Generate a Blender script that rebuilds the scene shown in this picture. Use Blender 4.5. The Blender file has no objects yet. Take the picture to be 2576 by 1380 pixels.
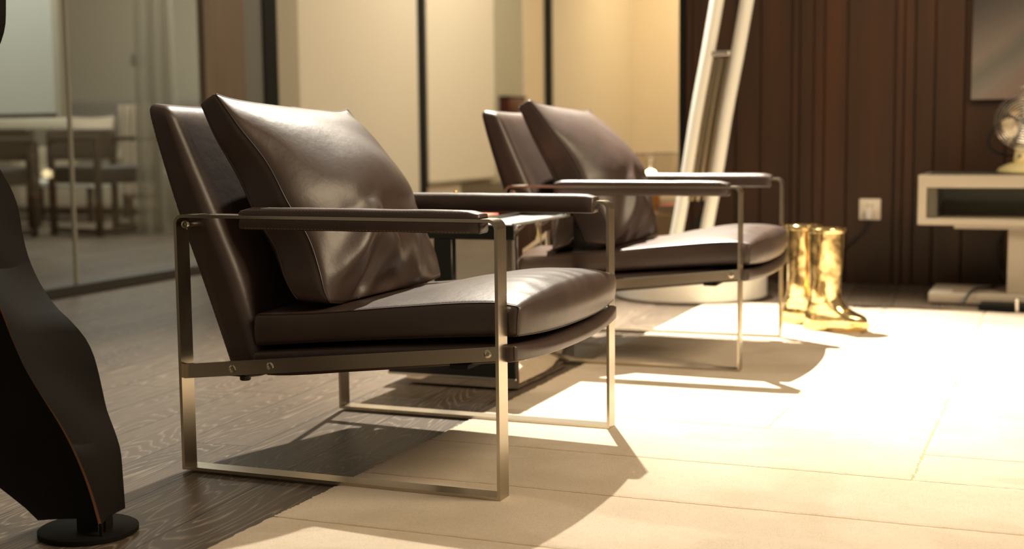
import bpy, bmesh, math, random
from mathutils import Vector, Matrix, noise

random.seed(7)
PI = math.pi
scene = bpy.context.scene
col = scene.collection

# ------------------------------------------------------------------ camera, world, lamps, exposure
CAM = Vector((1.7731, -2.4079, 0.7339))
RT = Vector((0.92578667, 0.37789832, -0.01057798))
UP = Vector((-0.02989181, 0.10106556, 0.99443061))
FW = Vector((-0.37686273, 0.92031441, -0.10486121))
cd = bpy.data.cameras.new('camera')
cam = bpy.data.objects.new('camera', cd)
col.objects.link(cam)
cam.matrix_world = Matrix((
    (RT.x, UP.x, -FW.x, CAM.x),
    (RT.y, UP.y, -FW.y, CAM.y),
    (RT.z, UP.z, -FW.z, CAM.z),
    (0, 0, 0, 1)))
cd.sensor_fit = 'HORIZONTAL'
cd.sensor_width = 36
cd.lens = 3390.78 / 2576 * 36
cd.clip_start = 0.02
cd.clip_end = 80
cd.dof.use_dof = True
cd.dof.focus_distance = (Vector((0.62, 0.10, 0.40)) - CAM).dot(FW)
cd.dof.aperture_fstop = 2.7
scene.camera = cam

world = bpy.data.worlds.new('world')
scene.world = world
world.use_nodes = True
wb = world.node_tree.nodes['Background']
wb.inputs['Color'].default_value = (1.0, 0.80, 0.56, 1)
wb.inputs['Strength'].default_value = 0.25


def lamp(name, kind, loc, target, energy, color, **kw):
    d = bpy.data.lights.new(name, kind)
    d.energy = energy
    d.color = color
    for k, v in kw.items():
        setattr(d, k, v)
    o = bpy.data.objects.new(name, d)
    col.objects.link(o)
    o.location = loc
    o.rotation_euler = (Vector(target) - Vector(loc)).to_track_quat('-Z', 'Y').to_euler()
    return o


WARM = (1.0, 0.90, 0.745)
# ceiling spot over the seating group
lamp('spot_seating', 'SPOT', (-0.5, 3.25, 3.8), (0.76, 2.15, 0), 3600, WARM,
     spot_size=math.radians(45), spot_blend=1.0, shadow_soft_size=0.03)
lamp('spot_seating_wide', 'SPOT', (-0.5, 3.25, 3.8), (0.42, 1.15, 0), 1750, WARM,
     spot_size=math.radians(56), spot_blend=1.0, shadow_soft_size=0.03)
# soft fill light added in front of the chairs, no known fitting
lamp('front_fill', 'AREA', (3.6, 0.5, 2.9), (0.6, 0.9, 0.2), 150, (1.0, 0.78, 0.52),
     shape='RECTANGLE', size=1.6, size_y=1.6)
# light added to lift the timber wall above its foot, no known fitting
lamp('timber_wall_fill', 'AREA', (1.2, 2.3, 2.7), (1.15, 4.1, 1.2), 2.6, (1.0, 0.80, 0.56),
     shape='RECTANGLE', size=2.0, size_y=0.2, spread=math.radians(46))
# passage behind
lamp('passage_lamp', 'AREA', (-1.1, 6.4, 3.2), (-1.9, 7.0, 0.6), 95, (1.0, 0.91, 0.74),
     shape='RECTANGLE', size=0.8, size_y=3.0)
lamp('passage_end_lamp', 'AREA', (-1.0, 10.2, 3.0), (-0.8, 11.4, 0.6), 58, (1.0, 0.80, 0.50),
     shape='RECTANGLE', size=1.5, size_y=0.5)
# glazed room
lamp('glazed_room_lamp', 'AREA', (-4.8, 6.6, 3.1), (-4.8, 6.8, 0), 170, (1.0, 0.98, 0.90),
     shape='RECTANGLE', size=3.0, size_y=2.0)

lamp('board_fill', 'AREA', (-4.6, 3.3, 3.0), (-4.7, 4.6, 1.0), 45, (0.96, 1.0, 0.94),
     shape='RECTANGLE', size=1.6, size_y=0.4)  # added to brighten the front of the white board, no known fitting

vs = scene.view_settings
vs.view_transform = 'Standard'
vs.look = 'None'
vs.exposure = 0.0
vs.gamma = 1.0
vs.use_curve_mapping = False
scene.cycles.use_denoising = True
scene.cycles.max_bounces = 8
scene.cycles.sample_clamp_indirect = 6.0


# ------------------------------------------------------------------ helpers
def tag(o, label=None, cat=None, group=None, kind=None):
    if label: o['label'] = label
    if cat: o['category'] = cat
    if group: o['group'] = group
    if kind: o['kind'] = kind
    return o


def thing(name, label, cat, loc=(0, 0, 0), rotz=0.0, group=None):
    o = bpy.data.objects.new(name, None)
    o.empty_display_size = 0.05
    col.objects.link(o)
    o.location = loc
    o.rotation_euler = (0, 0, rotz)
    return tag(o, label, cat, group)


def obj(name, bm, mat, parent=None, smooth=True, label=None, angle=40):
    me = bpy.data.meshes.new(name)
    bmesh.ops.recalc_face_normals(bm, faces=bm.faces)
    if smooth:
        lim = math.radians(angle)
        for f in bm.faces: f.smooth = True
        for e in bm.edges:
            if len(e.link_faces) == 2 and e.calc_face_angle(0) > lim:
                e.smooth = False
    bm.to_mesh(me)
    bm.free()
    mats = mat if isinstance(mat, (list, tuple)) else [mat]
    for m in mats: me.materials.append(m)
    o = bpy.data.objects.new(name, me)
    col.objects.link(o)
    if parent is not None: o.parent = parent
    if label: o['label'] = label
    return o


def struct(name, bm, mat, smooth=False):
    o = obj(name, bm, mat, None, smooth)
    o['kind'] = 'structure'
    return o


def BM():
    return bmesh.new()


def box(bm, x0, x1, y0, y1, z0, z1, bevel=0.0, seg=2, mi=0):
    r = bmesh.ops.create_cube(bm, size=1)
    vs_ = r['verts']
    for v in vs_:
        v.co = Vector(((x0 + x1) / 2 + v.co.x * (x1 - x0), (y0 + y1) / 2 + v.co.y * (y1 - y0), (z0 + z1) / 2 + v.co.z * (z1 - z0)))
    fs = {f for v in vs_ for f in v.link_faces}
    for f in fs: f.material_index = mi
    if bevel > 0:
        es = list({e for v in vs_ for e in v.link_edges})
        rr = bmesh.ops.bevel(bm, geom=es, offset=bevel, segments=seg, affect='EDGES', profile=0.5)
        for f in rr['faces']: f.material_index = mi
    return bm


def prism(bm, pts, a0, a1, axis='y', mi=0):
    """extrude a closed 2-D outline; axis y: pts are (x,z); axis x: (y,z); axis z: (x,y)"""
    def P(p, a):
        return {'y': (p[0], a, p[1]), 'x': (a, p[0], p[1]), 'z': (p[0], p[1], a)}[axis]
    A = [bm.verts.new(P(p, a0)) for p in pts]
    B = [bm.verts.new(P(p, a1)) for p in pts]
    n = len(pts)
    fs = [bm.faces.new(A), bm.faces.new(B[::-1])]
    for i in range(n):
        fs.append(bm.faces.new((A[i], B[i], B[(i + 1) % n], A[(i + 1) % n])))
    for f in fs: f.material_index = mi
    return bm


def tube(bm, pts, r, n=10, closed=False, cap=True, mi=0):
    pts = [Vector(p) for p in pts]
    m = len(pts)
    rad = r if callable(r) else (lambda i: r)
    rings = []
    up = None
    for i, p in enumerate(pts):
        if closed:
            t = pts[(i + 1) % m] - pts[i - 1]
        else:
            t = pts[min(i + 1, m - 1)] - pts[max(i - 1, 0)]
        t.normalize()
        if up is None:
            up = Vector((0, 0, 1)) if abs(t.z) < 0.9 else Vector((1, 0, 0))
        a = t.cross(up)
        if a.length < 1e-6: a = t.orthogonal()
        a.normalize()
        b = a.cross(t).normalized()
        up = b
        rings.append([bm.verts.new(p + (a * math.cos(2 * PI * k / n) + b * math.sin(2 * PI * k / n)) * rad(i)) for k in range(n)])
    fs = []
    for i in range(m if closed else m - 1):
        A, B = rings[i], rings[(i + 1) % m]
        for k in range(n):
            fs.append(bm.faces.new((A[k], A[(k + 1) % n], B[(k + 1) % n], B[k])))
    if cap and not closed:
        fs.append(bm.faces.new(rings[0][::-1]))
        fs.append(bm.faces.new(rings[-1]))
    for f in fs: f.material_index = mi
    return bm


def cyl(bm, p0, p1, r, n=24, bevel=0.0):
    p0, p1 = Vector(p0), Vector(p1)
    if bevel <= 0:
        return tube(bm, [p0, p1], r, n)
    d = (p1 - p0).normalized()
    pts = [p0, p0 + d * bevel, p1 - d * bevel, p1]
    rr = [r - bevel, r, r, r - bevel]
    return tube(bm, pts, lambda i: rr[i], n)


def lathe(bm, prof, c=(0, 0), n=40, mi=0):
    """prof: list of (r, z), open profile spun round the vertical at c"""
    rings = []
    for r, z in prof:
        if r < 1e-6:
            rings.append([bm.verts.new((c[0], c[1], z))])
        else:
            rings.append([bm.verts.new((c[0] + r * math.cos(2 * PI * k / n), c[1] + r * math.sin(2 * PI * k / n), z)) for k in range(n)])
    for A, B in zip(rings, rings[1:]):
        for k in range(n):
            k2 = (k + 1) % n
            if len(A) == 1 and len(B) == 1: continue
            if len(A) == 1: f = bm.faces.new((A[0], B[k], B[k2]))
            elif len(B) == 1: f = bm.faces.new((A[k], A[k2], B[0]))
            else: f = bm.faces.new((A[k], A[k2], B[k2], B[k]))
            f.material_index = mi
    return bm


def interp(tab, s):
    if s <= tab[0][0]: return tab[0][1]
    for (a, va), (b, vb) in zip(tab, tab[1:]):
        if s <= b:
            t = (s - a) / (b - a)
            return va + (vb - va) * t
    return tab[-1][1]


def smooth_interp(tab, s):
    """Catmull-Rom through (s, value) pairs"""
    if s <= tab[0][0]: return tab[0][1]
    if s >= tab[-1][0]: return tab[-1][1]
    for i in range(len(tab) - 1):
        a, b = tab[i], tab[i + 1]
        if s <= b[0]:
            h = b[0] - a[0]
            t = (s - a[0]) / h
            p, q = tab[max(i - 1, 0)], tab[min(i + 2, len(tab) - 1)]
            m0 = (b[1] - p[1]) / (b[0] - p[0]) * h
            m1 = (q[1] - a[1]) / (q[0] - a[0]) * h
            return (2 * t ** 3 - 3 * t * t + 1) * a[1] + (t ** 3 - 2 * t * t + t) * m0 + (-2 * t ** 3 + 3 * t * t) * b[1] + (t ** 3 - t * t) * m1
    return tab[-1][1]


def soft_block(bm, dims, r, res, fn):
    """rounded box centred at 0 with the given size; every vertex passes through fn(Vector)->xyz"""
    hx, hy, hz = (d / 2 for d in dims)
    h = (hx, hy, hz)
    cache = {}

    def cuts(hh, n):
        k = 4
        L = [-hh + r * (1 - math.cos(PI / 2 * i / k)) for i in range(k)]
        inner = [-hh + r + (2 * hh - 2 * r) * i / n for i in range(n + 1)]
        return L + inner + [-v for v in L[::-1]]
    cs = [cuts(h[i], res[i]) for i in range(3)]

    def vert(p):
        key = tuple(round(c, 6) for c in p)
        if key in cache: return cache[key]
        c = Vector([max(-(h[i] - r), min(h[i] - r, p[i])) for i in range(3)])
        d = Vector(p) - c
        q = c + d.normalized() * r if d.length > 1e-9 else Vector(p)
        v = bm.verts.new(fn(q))
        cache[key] = v
        return v
    for ax in range(3):
        b, c = [(1, 2), (0, 2), (0, 1)][ax]
        for sgn in (-1, 1):
            for i in range(len(cs[b]) - 1):
                for j in range(len(cs[c]) - 1):
                    q = []
                    for (ii, jj) in ((i, j), (i + 1, j), (i + 1, j + 1), (i, j + 1)):
                        p = [0, 0, 0]
                        p[ax] = sgn * h[ax]
                        p[b] = cs[b][ii]
                        p[c] = cs[c][jj]
                        q.append(vert(p))
                    if len(set(q)) == 4:
                        bm.faces.new(q)
    return bm


def copy_tree(o, parent=None):
    c = o.copy()
    col.objects.link(c)
    if parent is not None: c.parent = parent
    for ch in list(o.children):
        copy_tree(ch, c)
    return c


# ------------------------------------------------------------------ materials
def mat(name, color, rough=0.5, metal=0.0, **kw):
    m = bpy.data.materials.new(name)
    m.use_nodes = True
    b = m.node_tree.nodes['Principled BSDF']
    b.inputs['Base Color'].default_value = (*color, 1)
    b.inputs['Roughness'].default_value = rough
    b.inputs['Metallic'].default_value = metal
    for k, v in kw.items():
        b.inputs[k.replace('_', ' ')].default_value = v
    return m


def N(m, t, **kw):
    n = m.node_tree.nodes.new(t)
    for k, v in kw.items(): setattr(n, k, v)
    return n


def L(m, a, b):
    m.node_tree.links.new(a, b)


def bsdf(m):
    return m.node_tree.nodes['Principled BSDF']


def coords(m, scale=(1, 1, 1), rot=(0, 0, 0), src='Object', loc=(0, 0, 0)):
    tc = N(m, 'ShaderNodeTexCoord')
    mp = N(m, 'ShaderNodeMapping')
    mp.inputs['Scale'].default_value = scale
    mp.inputs['Rotation'].default_value = rot
    mp.inputs['Location'].default_value = loc
    L(m, tc.outputs[src], mp.inputs['Vector'])
    return mp.outputs['Vector']


def noise_tex(m, vec, scale, detail=4, rough=0.55, dist=0.0):
    n = N(m, 'ShaderNodeTexNoise')
    n.inputs['Scale'].default_value = scale
    n.inputs['Detail'].default_value = detail
    n.inputs['Roughness'].default_value = rough
    n.inputs['Distortion'].default_value = dist
    L(m, vec, n.inputs['Vector'])
    return n.outputs['Fac']


def ramp(m, fac, stops):
    r = N(m, 'ShaderNodeValToRGB')
    el = r.color_ramp.elements
    while len(el) < len(stops): el.new(0.5)
    for e, (p, c) in zip(el, stops):
        e.position = p
        e.color = (*c, 1)
    L(m, fac, r.inputs['Fac'])
    return r.outputs['Color']


def bump(m, height, strength, dist=0.01, prev=None):
    b = N(m, 'ShaderNodeBump')
    b.inputs['Strength'].default_value = strength
    b.inputs['Distance'].default_value = dist
    L(m, height, b.inputs['Height'])
    if prev is not None: L(m, prev, b.inputs['Normal'])
    return b.outputs['Normal']


def mix(m, fac, a, b, mode='MIX'):
    n = N(m, 'ShaderNodeMix', data_type='RGBA', blend_type=mode)
    if isinstance(fac, float): n.inputs[0].default_value = fac
    else: L(m, fac, n.inputs[0])
    for i, x in ((6, a), (7, b)):
        if isinstance(x, tuple): n.inputs[i].default_value = (*x, 1)
        else: L(m, x, n.inputs[i])
    return n.outputs[2]


def math_node(m, op, a, b=0.0):
    n = N(m, 'ShaderNodeMath', operation=op)
    for i, x in enumerate((a, b)):
        if isinstance(x, (int, float)): n.inputs[i].default_value = x
        else: L(m, x, n.inputs[i])
    return n.outputs[0]


# leather
M_leather = mat('brown_leather', (0.060, 0.034, 0.025), 0.45)
v = coords(M_leather)
f1 = noise_tex(M_leather, v, 7, 3)
L(M_leather, ramp(M_leather, f1, [(0.3, (0.038, 0.0230, 0.0175)), (0.7, (0.054, 0.034, 0.0265))]), bsdf(M_leather).inputs['Base Color'])
f2 = noise_tex(M_leather, v, 420, 2)
f3 = noise_tex(M_leather, v, 24, 3)
L(M_leather, bump(M_leather, f2, 0.10, 0.0006, bump(M_leather, f3, 0.16, 0.006)), bsdf(M_leather).inputs['Normal'])
bsdf(M_leather).inputs['Specular IOR Level'].default_value = 0.58
bsdf(M_leather).inputs['Roughness'].default_value = 0.43
M_seam = mat('dark_seam_cord', (0.022, 0.012, 0.009), 0.5)
M_stitch = mat('pale_stitch_thread', (0.22, 0.15, 0.11), 0.6)
M_webbing = mat('black_underside_fabric', (0.012, 0.010, 0.009), 0.8)

# brushed champagne metal
M_brass = mat('brushed_champagne_metal', (0.48, 0.425, 0.335), 0.28, 1.0)
v = coords(M_brass, (3, 3, 3))
f = noise_tex(M_brass, coords(M_brass, (4, 500, 4)), 1.0, 2)
L(M_brass, bump(M_brass, f, 0.05, 0.001), bsdf(M_brass).inputs['Normal'])
M_bolt = mat('polished_bolt_steel', (0.62, 0.56, 0.46), 0.22, 1.0)
M_hole = mat('bolt_socket_black', (0.01, 0.01, 0.01), 0.6)

# floor planks (run along y)
M_floor = mat('limed_oak_planks', (0.15, 0.12, 0.09), 0.45)
tc = coords(M_floor, (1, 1, 1), (0, 0, math.radians(86)), 'Object', (0.258, -0.027, 0))
br = N(M_floor, 'ShaderNodeTexBrick')
br.offset = 0.37
br.inputs['Scale'].default_value = 1
br.inputs['Brick Width'].default_value = 1.65
br.inputs['Row Height'].default_value = 0.19
br.inputs['Mortar Size'].default_value = 0.0022
br.inputs['Mortar Smooth'].default_value = 0.2
br.inputs['Bias'].default_value = 0.0
br.inputs['Color1'].default_value = (0, 0, 0, 1)
br.inputs['Color2'].default_value = (1, 1, 1, 1)
br.inputs['Mortar'].default_value = (0.5, 0.5, 0.5, 1)
L(M_floor, tc, br.inputs['Vector'])
# shift the grain from plank to plank
sh = N(M_floor, 'ShaderNodeVectorMath', operation='MULTIPLY_ADD')
L(M_floor, br.outputs['Color'], sh.inputs[0])
sh.inputs[1].default_value = (7.3, 3.1, 0)
L(M_floor, tc, sh.inputs[2])
gm = N(M_floor, 'ShaderNodeMapping')
gm.inputs['Scale'].default_value = (0.9, 6.5, 1)
L(M_floor, sh.outputs[0], gm.inputs['Vector'])
ringn = noise_tex(M_floor, gm.outputs['Vector'], 1.0, 1.5, 0.45, 0.25)
ringf = math_node(M_floor, 'FRACT', math_node(M_floor, 'MULTIPLY', ringn, 42.0))
gm2 = N(M_floor, 'ShaderNodeMapping')
gm2.inputs['Scale'].default_value = (4.0, 150.0, 1)
L(M_floor, sh.outputs[0], gm2.inputs['Vector'])
fine = noise_tex(M_floor, gm2.outputs['Vector'], 1.0, 3)
base = ramp(M_floor, br.outputs['Color'], [(0.0, (0.058, 0.041, 0.028)), (1.0, (0.112, 0.083, 0.058))])
lines = ramp(M_floor, ringf, [(0.55, (0, 0, 0)), (0.82, (1, 1, 1)), (0.97, (0, 0, 0))])
lf = math_node(M_floor, 'MULTIPLY', lines, ramp(M_floor, fine, [(0.40, (0.05, 0.05, 0.05)), (0.62, (0.8, 0.8, 0.8))]))
bsdf(M_floor).inputs['Specular IOR Level'].default_value = 0.26
c1 = mix(M_floor, lf, base, (0.40, 0.335, 0.26))
c2 = mix(M_floor, math_node(M_floor, 'MULTIPLY', fine, 0.55), c1, (0.118, 0.089, 0.064))
c3 = mix(M_floor, br.outputs['Fac'], c2, (0.018, 0.014, 0.010))
L(M_floor, c3, bsdf(M_floor).inputs['Base Color'])
h = math_node(M_floor, 'SUBTRACT', math_node(M_floor, 'MULTIPLY', fine, 0.4), math_node(M_floor, 'MULTIPLY', br.outputs['Fac'], 1.5))
L(M_floor, bump(M_floor, h, 0.35, 0.002), bsdf(M_floor).inputs['Normal'])

# rug
M_rug = mat('cream_wool_pile', (0.74, 0.63, 0.48), 0.95)
v = coords(M_rug)
g1 = noise_tex(M_rug, v, 3.2, 5, 0.6)
cc = ramp(M_rug, g1, [(0.35, (0.69, 0.595, 0.475)), (0.65, (0.77, 0.675, 0.55))])
g2 = noise_tex(M_rug, coords(M_rug, (170, 460, 60)), 1.0, 3, 0.7)
spk = ramp(M_rug, g2, [(0.30, (0.55, 0.42, 0.28)), (0.43, (1, 1, 1))])
# brushed pile: patches lying the other way
pn = noise_tex(M_rug, coords(M_rug, (1.0, 1.5, 1), (0, 0, 0.1), 'Object', (3.3, 1.7, 0)), 1.7, 2.5, 0.5, 0.6)
patch = ramp(M_rug, pn, [(0.44, (0.91, 0.90, 0.88)), (0.50, (1, 1, 1)), (0.62, (1, 1, 1)), (0.66, (0.93, 0.92, 0.90))])
cc = mix(M_rug, 1.0, cc, patch, 'MULTIPLY')
L(M_rug, mix(M_rug, 0.5, cc, spk, 'MULTIPLY'), bsdf(M_rug).inputs['Base Color'])
g3 = noise_tex(M_rug, v, 850, 2, 0.6)
L(M_rug, bump(M_rug, g3, 0.8, 0.003, bump(M_rug, g1, 0.2, 0.02)), bsdf(M_rug).inputs['Normal'])
bsdf(M_rug).inputs['Specular IOR Level'].default_value = 0.1
M_rugbase = mat('rug_backing', (0.46, 0.32, 0.17), 0.95)

# timber wall
M_wood = mat('dark_stained_boards', (0.07, 0.032, 0.016), 0.42)
g = noise_tex(M_wood, coords(M_wood, (7.0, 7.0, 0.55)), 1.0, 5, 0.6, 0.4)
gg = noise_tex(M_wood, coords(M_wood, (90, 90, 2.0)), 1.0, 3)
ca = ramp(M_wood, g, [(0.30, (0.035, 0.019, 0.010)), (0.52, (0.053, 0.0245, 0.012)), (0.72, (0.080, 0.031, 0.0135))])
bsdf(M_wood).inputs['Specular IOR Level'].default_value = 0.3
cb = mix(M_wood, math_node(M_wood, 'MULTIPLY', gg, 0.35), ca, (0.024, 0.013, 0.007))
L(M_wood, cb, bsdf(M_wood).inputs['Base Color'])
L(M_wood, bump(M_wood, gg, 0.2, 0.002), bsdf(M_wood).inputs['Normal'])
M_groove = mat('board_gap_black', (0.012, 0.007, 0.005), 0.8)

M_cream = mat('cream_paint', (0.66, 0.59, 0.46), 0.75)
M_cream_warm = mat('warm_cream_paint', (0.70, 0.58, 0.40), 0.75)
M_greygreen = mat('grey_green_paint', (0.42, 0.39, 0.28), 0.7)
M_reveal = mat('grey_beige_paint', (0.36, 0.32, 0.235), 0.7)  # grey-beige tone of the reveal and the blind's bottom bar
M_blind = mat('ivory_blind_fabric', (0.72, 0.64, 0.49), 0.85)
M_black = mat('black_metal_post', (0.012, 0.012, 0.011), 0.5)
M_rail = mat('dark_floor_rail', (0.03, 0.028, 0.025), 0.5)
M_walnut = mat('brown_veneer', (0.20, 0.13, 0.085), 0.55)
g = noise_tex(M_walnut, coords(M_walnut, (30, 30, 1.2)), 1.0, 4)
L(M_walnut, ramp(M_walnut, g, [(0.3, (0.115, 0.080, 0.053)), (0.7, (0.155, 0.108, 0.075))]), bsdf(M_walnut).inputs['Base Color'])
M_slate = mat('slate_grey_paint', (0.13, 0.13, 0.115), 0.6)
M_roomwall = mat('grey_beige_plaster', (0.36, 0.33, 0.265), 0.8)


def glass_mat(name, tint, refl=1.0, rough=0.0):
    m = bpy.data.materials.new(name)
    m.use_nodes = True
    nt = m.node_tree
    nt.nodes.clear()
    out = nt.nodes.new('ShaderNodeOutputMaterial')
    tr = nt.nodes.new('ShaderNodeBsdfTransparent')
    tr.inputs['Color'].default_value = (*tint, 1)
    gl = nt.nodes.new('ShaderNodeBsdfGlossy')
    gl.inputs['Roughness'].default_value = rough
    # Schlick reflectance from the facing angle, the same on both faces of the pane
    fr = nt.nodes.new('ShaderNodeLayerWeight')
    fr.inputs['Blend'].default_value = 0.5
    pw = nt.nodes.new('ShaderNodeMath')
    pw.operation = 'POWER'
    pw.inputs[1].default_value = 5.0
    mu = nt.nodes.new('ShaderNodeMath')
    mu.operation = 'MULTIPLY_ADD'
    mu.inputs[1].default_value = 0.96 * refl
    mu.inputs[2].default_value = 0.04 * refl
    nt.links.new(fr.outputs['Facing'], pw.inputs[0])
    mx = nt.nodes.new('ShaderNodeMixShader')
    nt.links.new(pw.outputs[0], mu.inputs[0])
    nt.links.new(mu.outputs[0], mx.inputs[0])
    nt.links.new(tr.outputs[0], mx.inputs[1])
    nt.links.new(gl.outputs[0], mx.inputs[2])
    nt.links.new(mx.outputs[0], out.inputs[0])
    return m


M_glass = glass_mat('partition_glass', (0.86, 0.87, 0.84))
M_bowlglass = glass_mat('clear_bowl_glass', (0.97, 0.955, 0.93), 2.6)
M_mirror = mat('mirror_polish', (0.86, 0.82, 0.76), 0.03, 1.0)
M_chrome = mat('chrome', (0.75, 0.72, 0.66), 0.10, 1.0)
M_blacklac = mat('black_lacquer', (0.010, 0.011, 0.010), 0.28)
M_insert = mat('white_tray_insert', (0.33, 0.325, 0.31), 0.4)
M_red = mat('red_cover', (0.75, 0.10, 0.04), 0.5)
M_gold = mat('gold_plating', (0.96, 0.74, 0.36), 0.13, 1.0)
g = noise_tex(M_gold, coords(M_gold, (1, 1, 0.7)), 16, 2)
L(M_gold, bump(M_gold, g, 0.35, 0.012), bsdf(M_gold).inputs['Normal'])
M_brassy = mat('polished_brass', (0.95, 0.62, 0.18), 0.15, 1.0)
M_white = mat('white_gloss_enamel', (0.82, 0.80, 0.72), 0.28)
M_reflector = mat('satin_reflector', (0.42, 0.35, 0.24), 0.25, 1.0)
M_console = mat('beige_lacquered_steel', (0.47, 0.41, 0.325), 0.4)
M_smoke = mat('smoked_panel', (0.11, 0.10, 0.075), 0.15)
M_fancream = mat('pale_yellow_enamel', (0.84, 0.73, 0.38), 0.35)
M_plastic = mat('white_plastic', (0.78, 0.70, 0.58), 0.4)
M_cord = mat('black_cable', (0.012, 0.011, 0.011), 0.55)
M_steel = mat('black_steel_plate', (0.026, 0.022, 0.018), 0.5, 0.0)
g = noise_tex(M_steel, coords(M_steel), 9, 4)
L(M_steel, ramp(M_steel, g, [(0.3, (0.005, 0.004, 0.003)), (0.7, (0.007, 0.0058, 0.0045))]), bsdf(M_steel).inputs['Base Color'])
bsdf(M_steel).inputs['Specular IOR Level'].default_value = 0.14
bsdf(M_steel).inputs['Roughness'].default_value = 0.65
bsdf(M_black).inputs['Specular IOR Level'].default_value = 0.1
bsdf(M_black).inputs['Roughness'].default_value = 0.7
M_copper = mat('raw_copper_edge', (0.30, 0.135, 0.06), 0.5, 0.3)
M_darkwood = mat('dark_walnut', (0.038, 0.024, 0.014), 0.5)
M_seatblack = mat('black_seat_leather', (0.014, 0.013, 0.012), 0.5)
M_sofa = mat('beige_sofa_cloth', (0.42, 0.36, 0.27), 0.9)
M_pale = mat('pale_linen', (0.40, 0.34, 0.26), 0.9)
M_greycloth = mat('grey_cloth', (0.16, 0.15, 0.13), 0.9)
M_tan = mat('tan_leather', (0.36, 0.20, 0.10), 0.6)
M_tabletop = mat('stone_table_top', (0.50, 0.46, 0.37), 0.4)
M_whitepanel = mat('white_board', (0.66, 0.67, 0.61), 0.6)

M_curtain = bpy.data.materials.new('sheer_curtain')
M_curtain.use_nodes = True
b = bsdf(M_curtain)
b.inputs['Base Color'].default_value = (0.45, 0.43, 0.37, 1)
b.inputs['Roughness'].default_value = 0.9
b.inputs['Alpha'].default_value = 0.55

M_bulb = bpy.data.materials.new('glowing_bulb')
M_bulb.use_nodes = True
bsdf(M_bulb).inputs['Emission Color'].default_value = (1.0, 0.78, 0.42, 1)
bsdf(M_bulb).inputs['Emission Strength'].default_value = 22
M_amber = mat('amber_wood', (0.50, 0.26, 0.07), 0.5)

M_canvas = mat('abstract_print', (0.3, 0.25, 0.2), 0.6)
v = coords(M_canvas, (1, 1, 1), (0, 0, 0))
sx = N(M_canvas, 'ShaderNodeSeparateXYZ')
L(M_canvas, v, sx.inputs[0])
# soft diagonal band, dark at the upper right, greyer at the foot
dg = math_node(M_canvas, 'SUBTRACT', math_node(M_canvas, 'MULTIPLY', sx.outputs['Z'], 1.25), sx.outputs['X'])
dn = math_node(M_canvas, 'ADD', dg, math_node(M_canvas, 'MULTIPLY', noise_tex(M_canvas, v, 5, 2), 0.10))
band = ramp(M_canvas, math_node(M_canvas, 'ADD', dn, 0.15), [(0.05, (0.31, 0.20, 0.15)), (0.20, (0.30, 0.255, 0.215)), (0.30, (0.205, 0.195, 0.165)), (0.40, (0.34, 0.275, 0.23)), (0.75, (0.12, 0.095, 0.08))])
vert = ramp(M_canvas, sx.outputs['Z'], [(0.0, (0.70, 0.72, 0.74)), (0.12, (0.58, 0.58, 0.58)), (0.42, (0.25, 0.25, 0.25))])
L(M_canvas, mix(M_canvas, 1.0, band, vert, 'MULTIPLY'), bsdf(M_canvas).inputs['Base Color'])

# ------------------------------------------------------------------ room shell
bm = BM()
box(bm, -14, 5, -5, 16, -0.08, 0)
struct('floor', bm, M_floor)

# rug: L-shaped carved fields, gaps 5 mm
YF = 3.24


def far_edge(x):
    return YF + 0.055 * math.sin(x * 9.5 + 0.6) * (0.6 + 0.4 * math.sin(x * 3.1)) + 0.02 * math.sin(x * 23)


bm = BM()
RX0, RX1, RY0 = 0.385, 3.6, -1.6
G = 0.0023


def field(x0, x1, y0, y1, far=False):
    nx = max(2, int((x1 - x0) / 0.012))
    ny = max(2, int((y1 - y0) / 0.006)) if (y1 - y0) < 0.6 and not far else max(2, int((y1 - y0) / 0.012))
    nx = min(nx, 130)
    grid = []
    for i in range(nx + 1):
        rowv = []
        for j in range(ny + 1):
            x = x0 + (x1 - x0) * i / nx
            y = y0 + (y1 - y0) * j / ny
            if far: y = y0 + (far_edge(x) - y0) * j / ny
            edge = i in (0, nx) or j in (0, ny)
            w = Vector((x * 2.2, y * 2.2, 0))
            x2 = x + 0.006 * noise.noise(w)
            y2 = y + 0.006 * noise.noise(w + Vector((9, 3, 1)))
            z = 0.006
            if edge:
                x2 += random.uniform(-1, 1) * 0.0028
                y2 += random.uniform(-1, 1) * 0.0016
                z = 0.0045
            rowv.append(bm.verts.new((x2, y2, z)))
        grid.append(rowv)
    for i in range(nx):
        for j in range(ny):
            bm.faces.new((grid[i][j], grid[i + 1][j], grid[i + 1][j + 1], grid[i][j + 1]))
    ring = [grid[i][0] for i in range(nx + 1)] + [grid[nx][j] for j in range(1, ny + 1)] + [grid[i][ny] for i in range(nx - 1, -1, -1)] + [grid[0][j] for j in range(ny - 1, 0, -1)]
    low = [bm.verts.new((q.co.x, q.co.y, 0.0004)) for q in ring]
    for k in range(len(ring)):
        k2 = (k + 1) % len(ring)
        bm.faces.new((ring[k], ring[k2], low[k2], low[k]))


XS = [1.12, 1.50, 1.88, 2.25, RX1]
YS = [0.84, 0.45, 0.12, -0.245, RY0]
field(RX0, XS[0] - G, YS[0] + G, YF, True)
for k in range(4):
    field(RX0, XS[k + 1] - G, YS[k + 1] + G, YS[k] - G)
    if k == 1:
        field(XS[k] + G, XS[k + 1] - G, YS[k] + 0, 0.69 - G)
        field(XS[k] + G, XS[k + 1] - G, 0.69 + G, YF, True)
    else:
        field(XS[k] + G, XS[k + 1] - G, YS[k], YF, True)
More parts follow.
